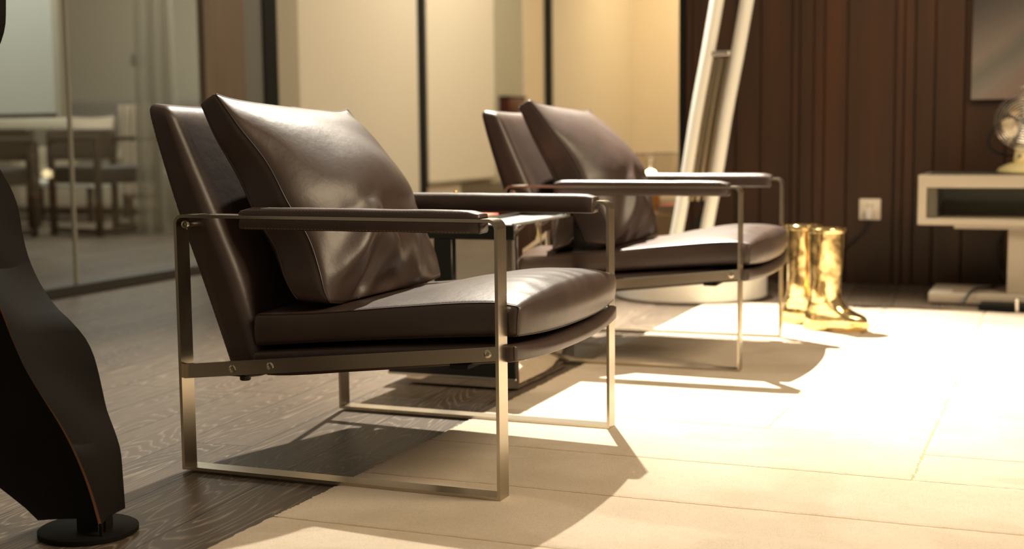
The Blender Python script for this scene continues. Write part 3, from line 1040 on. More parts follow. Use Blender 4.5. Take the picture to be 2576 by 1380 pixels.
def make_cushion(seed, name, label):
    PB0, PB1 = Vector((0.248, 0, 0.372)), Vector((0.029, 0, 0.784))
    ax = (PB1 - PB0).normalized()
    nn = Vector((-ax.z, 0, ax.x)) * -1
    if nn.x < 0: nn = -nn

    def pmap(p):
        u = p.y / (PW / 2)
        s = p.z / PH + 0.5
        d = p.x / PT + 0.5
        cu = max(0.0, 1 - abs(u) ** 2.2)
        cs_ = max(0.0, 1 - abs(2 * s - 1) ** 2.2)
        bulge = (cu ** 0.75) * (cs_ ** 0.75)
        e = smooth_interp([(0, 0.052), (0.15, 0.074), (0.5, 0.082), (0.85, 0.062), (1, 0.046)], s)
        th = e * d + (0.088 * bulge * d if d > 0.5 else 0.088 * bulge * d * 0.5)
        # back swells until it meets the backrest
        th -= (1 - d) * (0.046 * bulge + 0.045 * cu * math.exp(-((s - 0.20) / 0.16) ** 2))
        # lower half sags forward
        th += d * bulge * 0.022 * math.exp(-((s - 0.33) / 0.22) ** 2)
        # crumples in the lower near corner and along the foot
        if d > 0.45:
            w = (d - 0.45) / 0.55
            a = 0.0
            for (cu0, cs0, ang, wid, ln, amp) in (
                    (-0.60, 0.21, 0.40, 0.060, 0.30, 0.016), (-0.46, 0.11, 0.75, 0.065, 0.26, -0.014),
                    (-0.16, 0.20, -0.50, 0.075, 0.26, 0.010), (-0.05, 0.10, 0.15, 0.080, 0.36, -0.010),
                    (0.30, 0.14, -0.75, 0.100, 0.26, 0.006), (0.70, 0.16, 2.2, 0.07, 0.20, -0.006),
                    (-0.15, 0.52, 0.3, 0.20, 0.5, 0.004), (0.30, 0.74, 2.6, 0.20, 0.5, -0.003)):
                if seed: ang, cu0 = ang + 0.25, cu0 + 0.08
                du, ds = u - cu0, (s - cs0) * 2 * PH / PW
                al = du * math.cos(ang) + ds * math.sin(ang)
                ac = -du * math.sin(ang) + ds * math.cos(ang)
                a += amp * (1.75 if cs0 < 0.4 else 1.0) * math.exp(-(ac / wid) ** 2 - (al / ln) ** 2)
            a += 0.005 * noise.noise(Vector((u * 2.0 + seed * 5, s * 2.6, seed))) + 0.003 * noise.noise(Vector((u * 6, s * 7 + seed * 3, 4))) * max(0, 0.75 - s)
            th += a * w * min(1, (cu * 3)) * min(1, cs_ * 3)
        # outline: mid edges drawn in, corners poking out
        yy = p.y * (1 - 0.030 * cs_) + 0.0
        yy += math.copysign(1, u) * 0.010 * math.sin(s * 17 + seed) * (abs(u) ** 4) * (0.4 + 0.6 / (1 + math.exp((s - 0.42) * 22)))
        ss = s
        if s > 0.5: ss = 0.5 + (s - 0.5) * (1 - 0.040 * cu)
        f0 = max(0.0, 0.30 - s) / 0.30
        ss -= 0.055 * cu * f0
        dr = nn.lerp(Vector((1.0, 0, -0.06)), min(1.0, f0 * 1.3)).normalized()
        q = PB0 + ax * (PH * ss) + dr * th
        near = 0.5 - 0.5 * u
        lean = s * s
        q.x += (-0.024 * near) * lean
        q.z += ((0.022 if seed == 0 else 0.034) * near + (-0.008 if seed == 0 else 0.008) * (1 - near)) * lean
        q.z += 0.010 * (abs(u) ** 8) * max(0, (s - 0.8) / 0.2) ** 2
        q.x += 0.034 * f0 * d * (0.25 + 0.75 * abs(u) ** 3)
        # rests on the seat cushion
        sx0 = min(1.0, max(0.0, (q.x - 0.158) / 0.622))
        tt = (0.365 + yy - W / 2) / 0.314
        floor_z = seat_map(Vector(((sx0 - 0.5) * 0.632, tt * 0.314, 0.0375))).z + 0.0045
        if s < 0.5 and q.z < floor_z: q.z = floor_z + 0.004 * s
        q.y = 0.365 + yy
        return q
    t = thing(name, label, 'cushion', (0, 0, 0.006), 0, 'loose leather back cushions')
    bm = BM()
    soft_block(bm, (PT, PW, PH), 0.012, (6, 84, 76), pmap)
    obj('cover', bm, M_leather, t, True, None, 80)
    for sgn in (1, -1):
        bm = BM()
        dims = (PT, PW, PH)
        loop = edge_line(pmap, dims, 0.012, {0: sgn, 1: -1}, 2, 60) + edge_line(pmap, dims, 0.012, {0: sgn, 2: 1}, 1, 60)
        loop += edge_line(pmap, dims, 0.012, {0: sgn, 1: 1}, 2, 60)[::-1] + edge_line(pmap, dims, 0.012, {0: sgn, 2: -1}, 1, 60)[::-1]
        tube(bm, loop, 0.0021, 7, True)
        obj('piping', bm, M_seam if sgn > 0 else M_leather, t)
    return t


chair_a = make_armchair()
cush_a = make_cushion(0, 'leather_cushion', 'loose brown leather cushion leaning in the nearest armchair')
chair_b = copy_tree(chair_a)
CB = (0.1248, 1.562, 0.006)
chair_b.location = CB
chair_b.rotation_euler = (0, 0, 0.0154)
chair_b['label'] = 'brown leather armchair on metal frame, farther one beside the gold boots'
cush_b = make_cushion(1, 'leather_cushion', 'loose brown leather cushion in the farther armchair, beside white lamp')
cush_b.location = CB
cush_b.rotation_euler = (0, 0, 0.0154)

# ------------------------------------------------------------------ side table between the chairs
TX0, TX1, TY0, TY1, TZ = -0.055, 0.362, 1.085, 1.548, 0.468
t = thing('side_table', 'black side table with mirrored end panel between the two armchairs', 'side table', (0, 0, 0.006))
bm = BM(); box(bm, TX0, TX1 - 0.012, TY0, TY1, TZ - 0.042, TZ, 0.0015, 1); obj('table_top', bm, M_blacklac, t)
bm = BM(); box(bm, TX1 - 0.012, TX1, TY0, TY1, 0.02, TZ, 0.0012, 2); obj('end_panel', bm, M_mirror, t, label='mirror-polished end panel')
bm = BM(); box(bm, 0.10, 0.157, TY0, TY0 + 0.03, 0.10, TZ - 0.042, 0.0015, 1); obj('post', bm, M_blacklac, t)
bm = BM(); box(bm, TX0, TX1 - 0.012, TY0, TY1, 0.030, 0.100, 0.0015, 1); obj('base_box', bm, M_blacklac, t)
bm = BM(); box(bm, TX0 - 0.001, TX1 - 0.010, TY0 - 0.001, TY1 + 0.001, 0.024, 0.031, 0.001, 1); obj('base_trim', bm, M_chrome, t, label='chrome trim strip')
bm = BM(); box(bm, TX0 + 0.05, TX1 - 0.012, TY0 + 0.02, TY1 - 0.02, 0.0, 0.024); obj('plinth', bm, M_mirror, t)
bm = BM(); box(bm, 0.215, TX1 - 0.020, TY0 + 0.004, TY1 - 0.06, TZ, TZ + 0.002); obj('tray_insert', bm, M_insert, t, label='white tray insert')
bm = BM(); box(bm, 0.200, 0.212, TY0 + 0.002, TY1 - 0.012, TZ - 0.001, TZ + 0.011, 0.001, 1); obj('divider', bm, M_blacklac, t)
bm = BM(); box(bm, TX0 + 0.01, TX1 - 0.014, TY1 - 0.055, TY1 - 0.04, TZ - 0.001, TZ + 0.018, 0.001, 1); obj('rear_lip', bm, M_blacklac, t)
bm = BM(); box(bm, TX1 - 0.019, TX1 - 0.011, TY0, TY1, TZ - 0.001, TZ + 0.006, 0.001, 1); obj('side_lip', bm, M_slate, t)
bm = BM()
bk = thing('book', 'red covered book lying on the black side table', 'book', (0.125, 1.27, TZ + 0.0065))
box(bm, -0.055, 0.055, -0.13, 0.11, 0.0, 0.014, 0.001, 1); obj('cover', bm, M_red, bk)
bm = BM(); box(bm, -0.05, 0.0565, -0.131, 0.105, 0.003, 0.011); obj('pages', bm, M_insert, bk)
bm = BM()
lathe(bm, [(0, 0), (0.016, 0), (0.016, 0.004), (0.006, 0.008), (0.005, 0.05), (0.0062, 0.054), (0.0062, 0.078), (0.0045, 0.083), (0, 0.084)], (0, 0), 24)
o = obj('brass_ornament', bm, M_brassy); o.location = (0.046, 1.36, TZ + 0.0062)
tag(o, 'thin brass ornament standing on the side table behind the armrest', 'ornament')

# ------------------------------------------------------------------ gold boots
def make_boot(name, label, loc, rz):
    """horizontal slices, heel at x = 0, toe toward +x"""
    t = thing(name, label, 'boot', loc, rz, 'pair of gold boots')
    heel = [(0.0, 0.004), (0.02, 0.002), (0.045, 0.0), (0.08, 0.006), (0.11, 0.013), (0.14, 0.017), (0.25, 0.014), (0.36, 0.012), (0.40, 0.010)]
    toe = [(0.018, 0.222), (0.030, 0.227), (0.044, 0.224), (0.056, 0.213), (0.066, 0.190), (0.078, 0.166), (0.092, 0.149), (0.110, 0.138), (0.135, 0.131), (0.16, 0.129), (0.24, 0.134), (0.30, 0.137), (0.36, 0.140), (0.40, 0.141)]
    wid = [(0.018, 0.043), (0.04, 0.044), (0.07, 0.042), (0.11, 0.045), (0.14, 0.049), (0.24, 0.055), (0.36, 0.060), (0.40, 0.061)]
    n = 44

    def ring(bm, z, grow=0.0, heelz=None):
        hx, tx, w = smooth_interp(heel, heelz or z) - grow, smooth_interp(toe, z) + grow, smooth_interp(wid, z) + grow
        shaft = min(1, max(0, (z - 0.06) / 0.06))
        vs_ = []
        for k in range(n):
            a = 2 * PI * k / n
            c, s = math.cos(a), math.sin(a)
            cx, rx = (hx + tx) / 2, (tx - hx) / 2
            e = 0.72 + 0.28 * shaft
            x = cx + rx * math.copysign(abs(c) ** e, c)
            wl = w
            if shaft < 1:
                q = (x - hx) / (tx - hx)
                foot = 0.80 + 0.28 * math.exp(-((q - 0.70) / 0.25) ** 2) - 0.10 * math.exp(-((q - 0.40) / 0.15) ** 2)
                wl = w * (foot * (1 - shaft) + shaft)
            y = wl * math.copysign(abs(s) ** e, s)
            if z > 0.10:
                wob = 0.0022 * noise.noise(Vector((c * 1.6, s * 1.6, z * 16)))
                x += wob * c; y += wob * s
            vs_.append(bm.verts.new((x, y, z)))
        return vs_

    def skin(bm, rings):
        for A, B in zip(rings, rings[1:]):
            for k in range(n):
                bm.faces.new((A[k], A[(k + 1) % n], B[(k + 1) % n], B[k]))
    bm = BM()
    zs = [0.018 + 0.0022 * i for i in range(45)] + [0.118 + 0.012 * i for i in range(22)]
    rings = [ring(bm, z) for z in zs]
    top = rings[-1]
    # turn inward at the mouth and go down inside
    inner = []
    for z, g in ((zs[-1] + 0.001, -0.003), (zs[-1] - 0.01, -0.005), (0.28, -0.006), (0.20, -0.008)):
        inner.append(ring(bm, z, g))
    skin(bm, rings + inner)
    bm.faces.new(inner[-1]); bm.faces.new(rings[0][::-1])
    obj('shaft', bm, M_gold, t, True, None, 50)
    bm = BM()
    z0 = zs[-1]
    cuff = [ring(bm, z, g) for z, g in ((z0 - 0.014, 0.0), (z0 - 0.014, 0.004), (z0 - 0.007, 0.006), (z0 + 0.002, 0.005), (z0 + 0.004, 0.001), (z0 + 0.002, -0.003))]
    skin(bm, cuff); obj('cuff', bm, M_gold, t, True, None, 60)
    bm = BM()
    # sole with raised heel block and a welt
    sole = [ring(bm, 0.018, g, 0.018) for g in (0.0,)]
    lv = [(0.0, 0.002), (0.002, 0.004), (0.014, 0.005), (0.016, 0.003), (0.018, 0.0055), (0.026, 0.0055), (0.028, 0.001)]
    rr = []
    for z, g in lv:
        q = ring(bm, 0.026, g, 0.02)
        for v_ in q:
            frac = v_.co.x / 0.22
            v_.co.z = z
            if z < 0.004 and 0.32 < frac < 0.46: v_.co.z = z + 0.010
            if z < 0.004 and frac > 0.46: v_.co.z = z + 0.004 * max(0, (frac - 0.8) / 0.2)
        rr.append(q)
    skin(bm, rr)
    bm.faces.new(rr[0][::-1]); bm.faces.new(rr[-1])
    for v_ in sole[0]: bm.verts.remove(v_)
    obj('sole', bm, M_gold, t, True, None, 40)
    bm = BM()
    # ankle seam line
    q = ring(bm, 0.078, 0.0012)
    pts = [v_.co.copy() for v_ in q]
    bm.free(); bm = BM()
    tube(bm, pts, 0.0016, 6, True)
    obj('seam', bm, M_gold, t)
    return t


make_boot('rain_boot', 'gold rain boot with its toe showing, nearer one of the pair', (0.910, 2.515, 0.006), 0.06)
make_boot('rain_boot', 'gold rain boot half hidden behind its twin, beside the armchair seat', (0.803, 2.665, 0.006), -0.02)

# ------------------------------------------------------------------ white floor lamp
t = thing('floor_lamp', 'white twin-tube floor lamp leaning over a round white base', 'floor lamp', (0.25, 3.405, 0.006))
bm = BM()
lathe(bm, [(0, 0), (0.325, 0), (0.335, 0.008), (0.335, 0.092), (0.327, 0.100), (0, 0.103)], (0, 0), 72)
obj('base', bm, M_white, t)
LZ = [(0.09, 0.0), (0.32, 0.045), (0.543, 0.085), (0.80, 0.126), (1.04, 0.171), (1.28, 0.213), (1.7, 0.280), (2.0, 0.32)]
YL = -0.155


def tube_path(x0):
    return [(x0 + smooth_interp(LZ, z) - 0.25, YL, z) for z in [0.09 + 0.07 * i for i in range(27)]]


for x0 in (0.190, 0.318):
    bm = BM(); tube(bm, tube_path(x0), lambda i: 0.0275 + 0.002 * i / 27, 20); obj('pole', bm, M_white, t)
bm = BM()
p0, p1 = Vector(tube_path(0.190)[-1]), Vector(tube_path(0.318)[-1])
c = (p0 + p1) / 2
tube(bm, [c + (p0 - c) * math.cos(a) + Vector((0.02, 0, 0.09)) * math.sin(a) for a in [PI * i / 16 for i in range(17)]], 0.0295, 20)
obj('top_arch', bm, M_white, t)
# ribbed light housing between the tubes
bm = BM()
for off in (0.036, 0.064, 0.092):
    pts = [(0.190 + smooth_interp(LZ, z) - 0.25 + off, YL + (0.0 if off != 0.064 else -0.008), z) for z in [0.43 + 0.05 * i for i in range(13)]]
    tube(bm, pts, 0.0155, 14)
box(bm, 0.19 + 0.13 - 0.25 - 0.006, 0.19 + 0.13 - 0.25 - 0.005, YL, YL + 0.001, 0.9, 0.901)
obj('reflector', bm, M_reflector, t, label='bronze ribbed reflector')
bm = BM()
cx_ = 0.190 + smooth_interp(LZ, 1.035) - 0.25 + 0.064
soft_block(bm, (0.078, 0.06, 0.022), 0.008, (4, 4, 2), lambda p: (p.x + cx_, p.y + YL, p.z + 1.048)); obj('end_cap', bm, M_chrome, t)
bm = BM()
pts = [(0.190 + smooth_interp(LZ, 0.43) - 0.25 + 0.080, YL, 0.44), (0.118 - 0.01, YL + 0.0, 0.40), (0.075, YL + 0.005, 0.34), (0.06, YL + 0.01, 0.26), (0.055, YL + 0.01, 0.10)]
tube(bm, pts, 0.013, 12); obj('cable_arm', bm, M_black, t)

# ------------------------------------------------------------------ hurricane lamp on low cabinet, in the passage
t = thing('low_cabinet', 'beige low cabinet in the passage behind the far armchair', 'cabinet', (-0.36, 4.95, 0))
bm = BM(); box(bm, -0.33, 0.33, -0.22, 0.22, 0.03, 0.286, 0.003, 2); obj('body', bm, mat('pale_beech', (0.52, 0.36, 0.20), 0.5), t)
bm = BM(); box(bm, -0.31, 0.31, -0.20, 0.20, 0, 0.03); obj('plinth', bm, M_darkwood, t)
for a in (-0.32, 0.005):
    bm = BM(); box(bm, a, a + 0.315, -0.232, -0.219, 0.04, 0.278, 0.002, 1); dr = obj('drawer', bm, mat('pale_beech_front', (0.50, 0.35, 0.20), 0.5), t)
    bm = BM(); cyl(bm, (a + 0.157, -0.231, 0.16), (a + 0.157, -0.245, 0.16), 0.008, 14); obj('knob', bm, M_chrome, dr)
t = thing('hurricane_lamp', 'clear glass bowl lamp glowing on an amber wooden stem', 'lamp', (-0.372, 4.90, 0.286))
bm = BM(); lathe(bm, [(0, 0), (0.053, 0), (0.054, 0.004), (0.052, 0.12), (0.047, 0.125), (0, 0.125)], (0, 0), 32); obj('stem', bm, M_amber, t)
bm = BM()
lathe(bm, [(0.0, 0.126), (0.07, 0.127), (0.115, 0.15), (0.150, 0.20), (0.172, 0.26), (0.184, 0.318), (0.186, 0.320), (0.188, 0.318), (0.176, 0.259), (0.154, 0.198), (0.119, 0.146), (0.07, 0.1255), (0.0, 0.1255)], (0, 0), 48)
gb = obj('glass_bowl', bm, M_bowlglass, t)
bm = BM(); tube(bm, [(0.186 * math.cos(a), 0.186 * math.sin(a), 0.320) for a in [2 * PI * i / 48 for i in range(48)]], 0.0032, 8, True); obj('rim', bm, M_chrome, gb)
bm = BM(); lathe(bm, [(0, 0.128), (0.016, 0.128), (0.016, 0.17), (0, 0.17)], (0, 0), 20); obj('bulb_holder', bm, M_chrome, t)
bm = BM(); lathe(bm, [(0, 0.17)] + [(0.032 * math.sin(a), 0.201 - 0.031 * math.cos(a)) for a in [PI * i / 12 for i in range(1, 12)]] + [(0, 0.232)], (0, 0), 24); obj('bulb', bm, M_bulb, t)
t = thing('book', 'closed red book on the beige cabinet under the glass bowl lamp', 'book', (-0.20, 4.87, 0.286))
bm = BM(); box(bm, -0.09, 0.09, -0.12, 0.12, 0, 0.042, 0.003, 2); obj('cover', bm, mat('faded_red_cloth', (0.55, 0.15, 0.07), 0.7), t)
bm = BM(); box(bm, -0.0915, 0.085, -0.1205, 0.1205, 0.006, 0.036); obj('pages', bm, M_pale, t)

# ------------------------------------------------------------------ console with fan
CX, CY = 1.213, 3.43
t = thing('console_table', 'beige cantilevered console with smoked niche against the timber wall', 'console', (CX, CY, 0))
DY = 0.42
bm = BM(); box(bm, 0, 1.1, 0, DY, 0.487, 0.539, 0.002, 2); obj('top_panel', bm, M_console, t)
bm = BM(); box(bm, 0, 1.1, 0, DY, 0.332, 0.360, 0.002, 2); obj('bottom_panel', bm, M_console, t)
bm = BM(); box(bm, 0, 0.034, 0.001, DY, 0.358, 0.489, 0.002, 2); obj('side_panel', bm, M_console, t)
bm = BM(); box(bm, 1.066, 1.1, 0.001, DY, 0.358, 0.489, 0.002, 2); obj('side_panel', bm, M_console, t)
bm = BM(); box(bm, 0.03, 1.07, DY - 0.03, DY - 0.015, 0.358, 0.489); obj('back_panel', bm, mat('olive_grey_panel', (0.24, 0.225, 0.17), 0.2), t)
bm = BM(); box(bm, 0.03, 1.07, 0.03, DY - 0.02, 0.5385, 0.5397); obj('top_inlay', bm, M_slate, t, label='grey top inlay')
bm = BM(); box(bm, 0.034, 1.066, 0.10, 0.106, 0.361, 0.487); obj('glass_front', bm, M_glass, t)
bm = BM(); box(bm, 0.036, 0.075, 0.012, DY - 0.03, 0.361, 0.4865); obj('inner_lining', bm, M_smoke, t)
bm = BM(); box(bm, 0.355, 0.62, 0.06, 0.16, 0.05, 0.333, 0.002, 2); obj('leg', bm, M_console, t)
bm = BM(); box(bm, 0.145, 0.9, 0.015, 0.30, 0.318, 0.3325, 0.002, 2); obj('support_plate', bm, M_console, t)
bm = BM(); box(bm, 0.05, 0.95, 0.0, 0.35, 0.008, 0.05, 0.003, 2); obj('foot_plate', bm, M_console, t)
for a in (0.08, 0.90):
    for c_ in (0.03, 0.31):
        bm = BM(); cyl(bm, (a, c_, 0), (a, c_, 0.009), 0.02, 16); obj('glide', bm, M_cord, t)
bm = BM(); box(bm, 0.26, 0.95, -0.20, 0.0, 0.008, 0.022, 0.003, 2); obj('foot_extension', bm, M_black, t)
bm = BM(); cyl(bm, (0.405, -0.205, 0.0068), (0.405, -0.205, 0.062), 0.009, 16, 0.002); obj('chrome_foot', bm, M_chrome, t)

FX, FY, FZ = 1.617, 3.60, 0.540
t = thing('desk_fan', 'pale yellow desk fan with a chrome wire cage on the console', 'fan', (FX, FY, FZ))
bm = BM(); lathe(bm, [(0, 0), (0.094, 0), (0.104, 0.004), (0.106, 0.012), (0.098, 0.024), (0.075, 0.036), (0.045, 0.046), (0.03, 0.048), (0, 0.048)], (0, 0), 48); obj('base', bm, M_fancream, t)
bm = BM()
soft_block(bm, (0.075, 0.055, 0.08), 0.018, (4, 4, 6), lambda p: (p.x * (1.15 - 1.6 * (p.z + 0.04) * 2.2), p.y, p.z + 0.082)); nk = obj('neck', bm, M_fancream, t)
bm = BM(); cyl(bm, (-0.015, -0.030, 0.075), (-0.015, -0.042, 0.075), 0.008, 14); obj('knob', bm, M_chrome, nk)
bm = BM(); cyl(bm, (0, 0.01, 0.112), (0, 0.01, 0.135), 0.012, 14); obj('tilt_joint', bm, M_chrome, t)
ZC, RC = 0.216, 0.116
bm = BM(); tube(bm, [(0, -0.02, ZC), (0, -0.015, ZC), (0, 0.03, ZC), (0, 0.075, ZC), (0, 0.09, ZC)], lambda i: [0.02, 0.034, 0.04, 0.036, 0.02][i], 24); obj('motor', bm, M_smoke, t)


def wire_grille(front):
    bm = BM()
    s = -1 if front else 1
    for k in range(1, 12):
        r = RC * k / 11
        y = 0.0 + s * 0.052 * math.sqrt(max(0, 1 - (r / RC) ** 2.6)) - 0.03
        tube(bm, [(r * math.cos(a), y, ZC + r * math.sin(a)) for a in [2 * PI * i / 48 for i in range(48)]], 0.0016 if k < 11 else 0.0032, 6, True)
    for j in range(8):
        a = 2 * PI * j / 8 + 0.2
        tube(bm, [(r * math.cos(a), s * 0.052 * math.sqrt(max(0, 1 - (r / RC) ** 2.6)) - 0.03, ZC + r * math.sin(a)) for r in [RC * i / 10 for i in range(11)]], 0.0014, 6)
    return bm


obj('front_grille', wire_grille(True), M_chrome, t)
obj('rear_grille', wire_grille(False), M_chrome, t)
for j in range(4):
    bm = BM()
    a0 = j * PI / 2 + 0.4
    g0 = []
    for i in range(9):
        r = 0.018 + 0.072 * i / 8
        w = 0.42 + 0.25 * math.sin(PI * i / 8)
        g0.append([bm.verts.new((r * math.cos(a0 + w * (q / 4 - 0.5) * 2), -0.03 + 0.012 * (q / 4 - 0.5) * 2 + dy, ZC + r * math.sin(a0 + w * (q / 4 - 0.5) * 2))) for dy in (0, 0.0016) for q in range(5)])
    for i in range(8):
        for q in range(4):
            bm.faces.new((g0[i][q], g0[i][q + 1], g0[i + 1][q + 1], g0[i + 1][q]))
            bm.faces.new((g0[i][q + 5], g0[i + 1][q + 5], g0[i + 1][q + 6], g0[i][q + 6]))
        bm.faces.new((g0[i][0], g0[i + 1][0], g0[i + 1][5], g0[i][5]))
        bm.faces.new((g0[i][4], g0[i][9], g0[i + 1][9], g0[i + 1][4]))
    for i in (0, 8):
        for q in range(4): bm.faces.new((g0[i][q], g0[i][q + 5], g0[i][q + 6], g0[i][q + 1]))
    obj('blade', bm, M_reflector, t)
bm = BM(); tube(bm, [(0, -0.055, ZC), (0, -0.079, ZC), (0, -0.086, ZC)], lambda i: [0.018, 0.02, 0.012][i], 20); obj('hub', bm, M_chrome, t)
bm = BM(); tube(bm, [(-0.022, -0.02, ZC + RC - 0.004), (-0.026, -0.02, ZC + RC + 0.016), (-0.018, -0.02, ZC + RC + 0.026), (0.018, -0.02, ZC + RC + 0.026), (0.026, -0.02, ZC + RC + 0.016), (0.022, -0.02, ZC + RC - 0.004)], 0.004, 10); obj('carry_handle', bm, M_chrome, t)
bm = BM()
cpts = [(0.0, 0.085, ZC), (-0.06, 0.10, 0.20), (-0.125, 0.10, 0.183), (-0.146, 0.10, 0.14), (-0.13, 0.10, 0.098), (-0.08, 0.09, 0.077), (-0.02, 0.06, 0.07), (0.0, 0.03, 0.068)]
fine_pts = []
for i in range(49):
    s = i / 48 * (len(cpts) - 1)
    fine_pts.append(tuple(smooth_interp([(k, p[a]) for k, p in enumerate(cpts)], s) for a in range(3)))
tube(bm, fine_pts, 0.0048, 8); obj('cable', bm, M_cord, t)


def smooth_path(pts, n=40):
    return [tuple(smooth_interp([(k, p[a]) for k, p in enumerate(pts)], i / n * (len(pts) - 1)) for a in range(3)) for i in range(n + 1)]


bm = BM()
tube(bm, smooth_path([(1.545, 3.88, 0.53), (1.545, 3.88, 0.40), (1.535, 3.90, 0.28), (1.508, 3.90, 0.20), (1.515, 3.90, 0.12), (1.55, 3.87, 0.075), (1.535, 3.80, 0.062), (1.50, 3.60, 0.060), (1.44, 3.43, 0.066), (1.40, 3.36, 0.013)]), 0.0065, 8)
tag(obj('power_cord', bm, M_cord), 'black cord hanging below the console down to its foot', 'cord')

# ------------------------------------------------------------------ picture, socket
bm = BM()
t = thing('canvas_print', 'unframed blurry brown-grey abstract picture on the timber wall', 'picture', (1.372, WY - 0.002, 0.858))
box(bm, 0, 0.9, -0.035, 0, 0, 0.75, 0.002, 1); obj('canvas', bm, M_canvas, t)
t = thing('wall_socket', 'square white socket on the timber wall behind the boots', 'socket', (0.932, WY, 0.355))
bm = BM(); box(bm, -0.049, 0.049, -0.012, 0, -0.05, 0.05, 0.004, 2); pl = obj('face_plate', bm, M_plastic, t)
bm = BM(); box(bm, -0.034, 0.034, -0.0145, -0.011, -0.035, 0.036, 0.003, 2); obj('socket_insert', bm, M_plastic, pl)
bm = BM()
for a in (-0.011, 0.011): box(bm, a - 0.0025, a + 0.0025, -0.0152, -0.014, 0.012, 0.024)
obj('contact_slots', bm, M_seam, pl)
t = thing('power_cord', 'black cord with white plug trailing from the wall socket', 'cord', (0.932, WY, 0.355))
bm = BM(); soft_block(bm, (0.032, 0.034, 0.05), 0.008, (3, 3, 4), lambda p: (p.x, p.y - 0.031, p.z - 0.022)); obj('plug', bm, mat('white_plug_plastic', (0.80, 0.74, 0.70), 0.35), t, label='white plug')
bm = BM(); tube(bm, smooth_path([(0, -0.03, -0.045), (-0.006, -0.035, -0.075), (-0.032, -0.035, -0.115), (-0.075, -0.03, -0.155), (-0.13, -0.025, -0.20), (-0.22, -0.02, -0.26), (-0.35, -0.025, -0.335), (-0.42, -0.06, -0.348)]), 0.0055, 8); obj('cable', bm, M_cord, t)

# ------------------------------------------------------------------ bent steel pedestal in the left foreground
def plate(name, inner, outer, n, parent, thick=0.0055, bulge=0.0, tabs=None):
    """ruled sheet between two space curves given as lists of (z, x, y); real thickness; cut edges in copper"""
    def C(tab, z, i): return smooth_interp([(q[0], q[i]) for q in tab], z)
    z0, z1 = inner[0][0], inner[-1][0]
    m = 12
    P = []
    for j in range(n + 1):
        z = z0 + (z1 - z0) * j / n
        a = Vector((C(inner, z, 1), C(inner, z, 2), z))
        c_ = Vector((C(outer, z, 1), C(outer, z, 2), z))
        d = c_ - a
        nr = Vector((-d.y, d.x, 0)).normalized() if d.length > 1e-6 else Vector((0, 1, 0))
        P.append([(a + d * (i / m) + nr * bulge * math.sin(PI * i / m), nr) for i in range(m + 1)])
    bm = BM()
    F = [[bm.verts.new(p + nr * thick / 2) for p, nr in r] for r in P]
    B = [[bm.verts.new(p - nr * thick / 2) for p, nr in r] for r in P]
    for j in range(n):
        for i in range(m):
            bm.faces.new((F[j][i], F[j][i + 1], F[j + 1][i + 1], F[j + 1][i]))
            bm.faces.new((B[j][i], B[j + 1][i], B[j + 1][i + 1], B[j][i + 1]))
        for i in (0, m):
            f = bm.faces.new((F[j][i], F[j + 1][i], B[j + 1][i], B[j][i])); f.material_index = 1
    for j in (0, n):
        for i in range(m):
            f = bm.faces.new((F[j][i], F[j][i + 1], B[j][i + 1], B[j][i])); f.material_index = 1
    o = obj(name, bm, [M_steel, M_copper], parent, True, None, 40)
    if tabs:
        for (f0, f1) in tabs:
            a, c_ = P[0][int(f0 * m)][0], P[0][int(f1 * m)][0]
            nr = P[0][0][1]
            bm = BM()
            vs_ = []
            for zz in (0.010, z0 + 0.002):
                for pp in (a, c_):
                    for sg in (-1, 1):
                        q = pp + nr * sg * thick / 2
                        vs_.append(bm.verts.new((q.x, q.y, zz)))
            for q in ((0, 1, 3, 2), (4, 6, 7, 5), (0, 2, 6, 4), (1, 5, 7, 3), (0, 4, 5, 1), (2, 3, 7, 6)):
                bm.faces.new([vs_[k] for k in q])
            obj('tab', bm, M_steel, o)
    return o


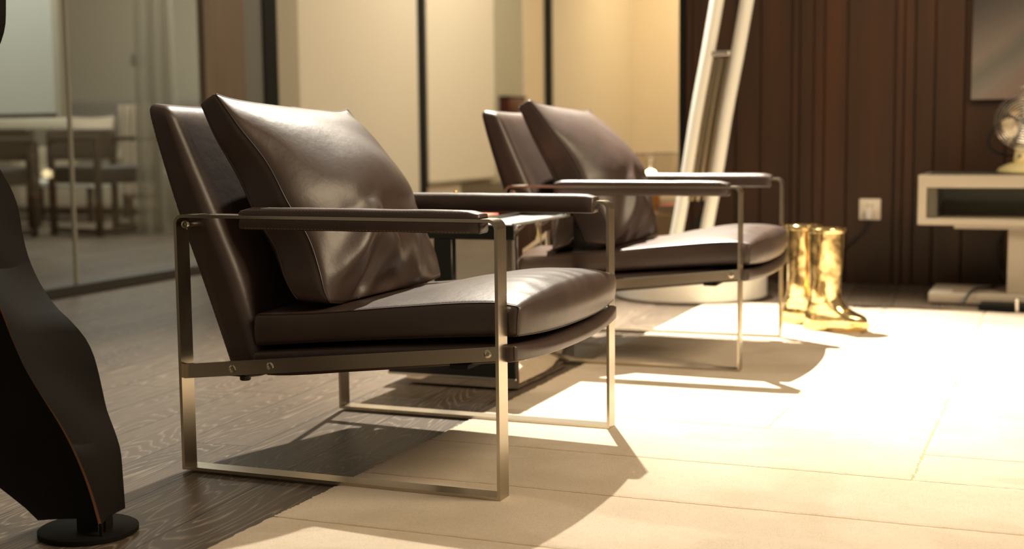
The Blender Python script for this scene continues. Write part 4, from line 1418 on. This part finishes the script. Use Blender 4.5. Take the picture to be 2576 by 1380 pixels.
ped = thing('pedestal', 'dark bent steel pedestal with copper cut edges at the left edge', 'pedestal', (0, 0, 0))
bm = BM()
lathe(bm, [(0, 0), (0.087, 0), (0.091, 0.002), (0.091, 0.010), (0.088, 0.012), (0, 0.012)], (0.108, -0.440), 64)
o = obj('foot_disc', bm, [M_steel], ped)
Z0 = 0.034
L1 = [(0.034, 0.173, -0.485), (0.095, 0.154, -0.485), (0.152, 0.130, -0.486), (0.208, 0.098, -0.487), (0.263, 0.057, -0.488), (0.313, 0.023, -0.49), (0.370, -0.004, -0.492), (0.420, -0.023, -0.494), (0.485, -0.056, -0.496), (0.550, -0.097, -0.498), (0.623, -0.139, -0.50), (0.696, -0.162, -0.50), (0.769, -0.166, -0.50), (0.877, -0.149, -0.50), (1.05, -0.11, -0.50)]
R1 = [(0.034, 0.143, -0.38), (0.093, 0.141, -0.38), (0.147, 0.138, -0.38), (0.184, 0.126, -0.38), (0.221, 0.111, -0.38), (0.259, 0.103, -0.38), (0.296, 0.095, -0.38), (0.326, 0.086, -0.38), (0.356, 0.069, -0.38), (0.385, 0.039, -0.38), (0.403, 0.014, -0.38), (0.421, -0.006, -0.38), (0.458, -0.035, -0.38), (0.503, -0.058, -0.38), (0.549, -0.070, -0.38), (0.602, -0.078, -0.38), (0.640, -0.094, -0.38), (0.670, -0.115, -0.38), (0.716, -0.140, -0.38), (0.769, -0.150, -0.38), (0.830, -0.142, -0.38), (0.882, -0.121, -0.38), (0.911, -0.101, -0.38), (0.940, -0.088, -0.38), (0.969, -0.084, -0.38), (1.05, -0.080, -0.38)]
S1 = [(0.034, 0.045, -0.50), (0.052, 0.021, -0.50), (0.088, -0.042, -0.50), (0.117, -0.097, -0.50), (0.157, -0.162, -0.50), (0.229, -0.226, -0.50), (0.319, -0.269, -0.50), (0.50, -0.31, -0.50), (0.75, -0.34, -0.50), (1.05, -0.30, -0.50)]
B1 = [(z, x - 0.020, y + 0.030) for z, x, y in L1]
plate('steel_plate', L1, R1, 60, ped, 0.0055, 0.006, [(0.0, 0.10), (0.3, 0.62)])
plate('steel_plate', B1, S1, 50, ped, 0.0055, -0.008, [(0.15, 0.45)])
T1 = [(z, x - 0.16 * min(1, z / 0.4) - 0.03, -0.40) for z, x, y in L1]
plate('steel_plate', [(z, x - 0.022, y + 0.034) for z, x, y in L1], T1, 40, ped, 0.0055, 0.0, [(0.3, 0.8)])
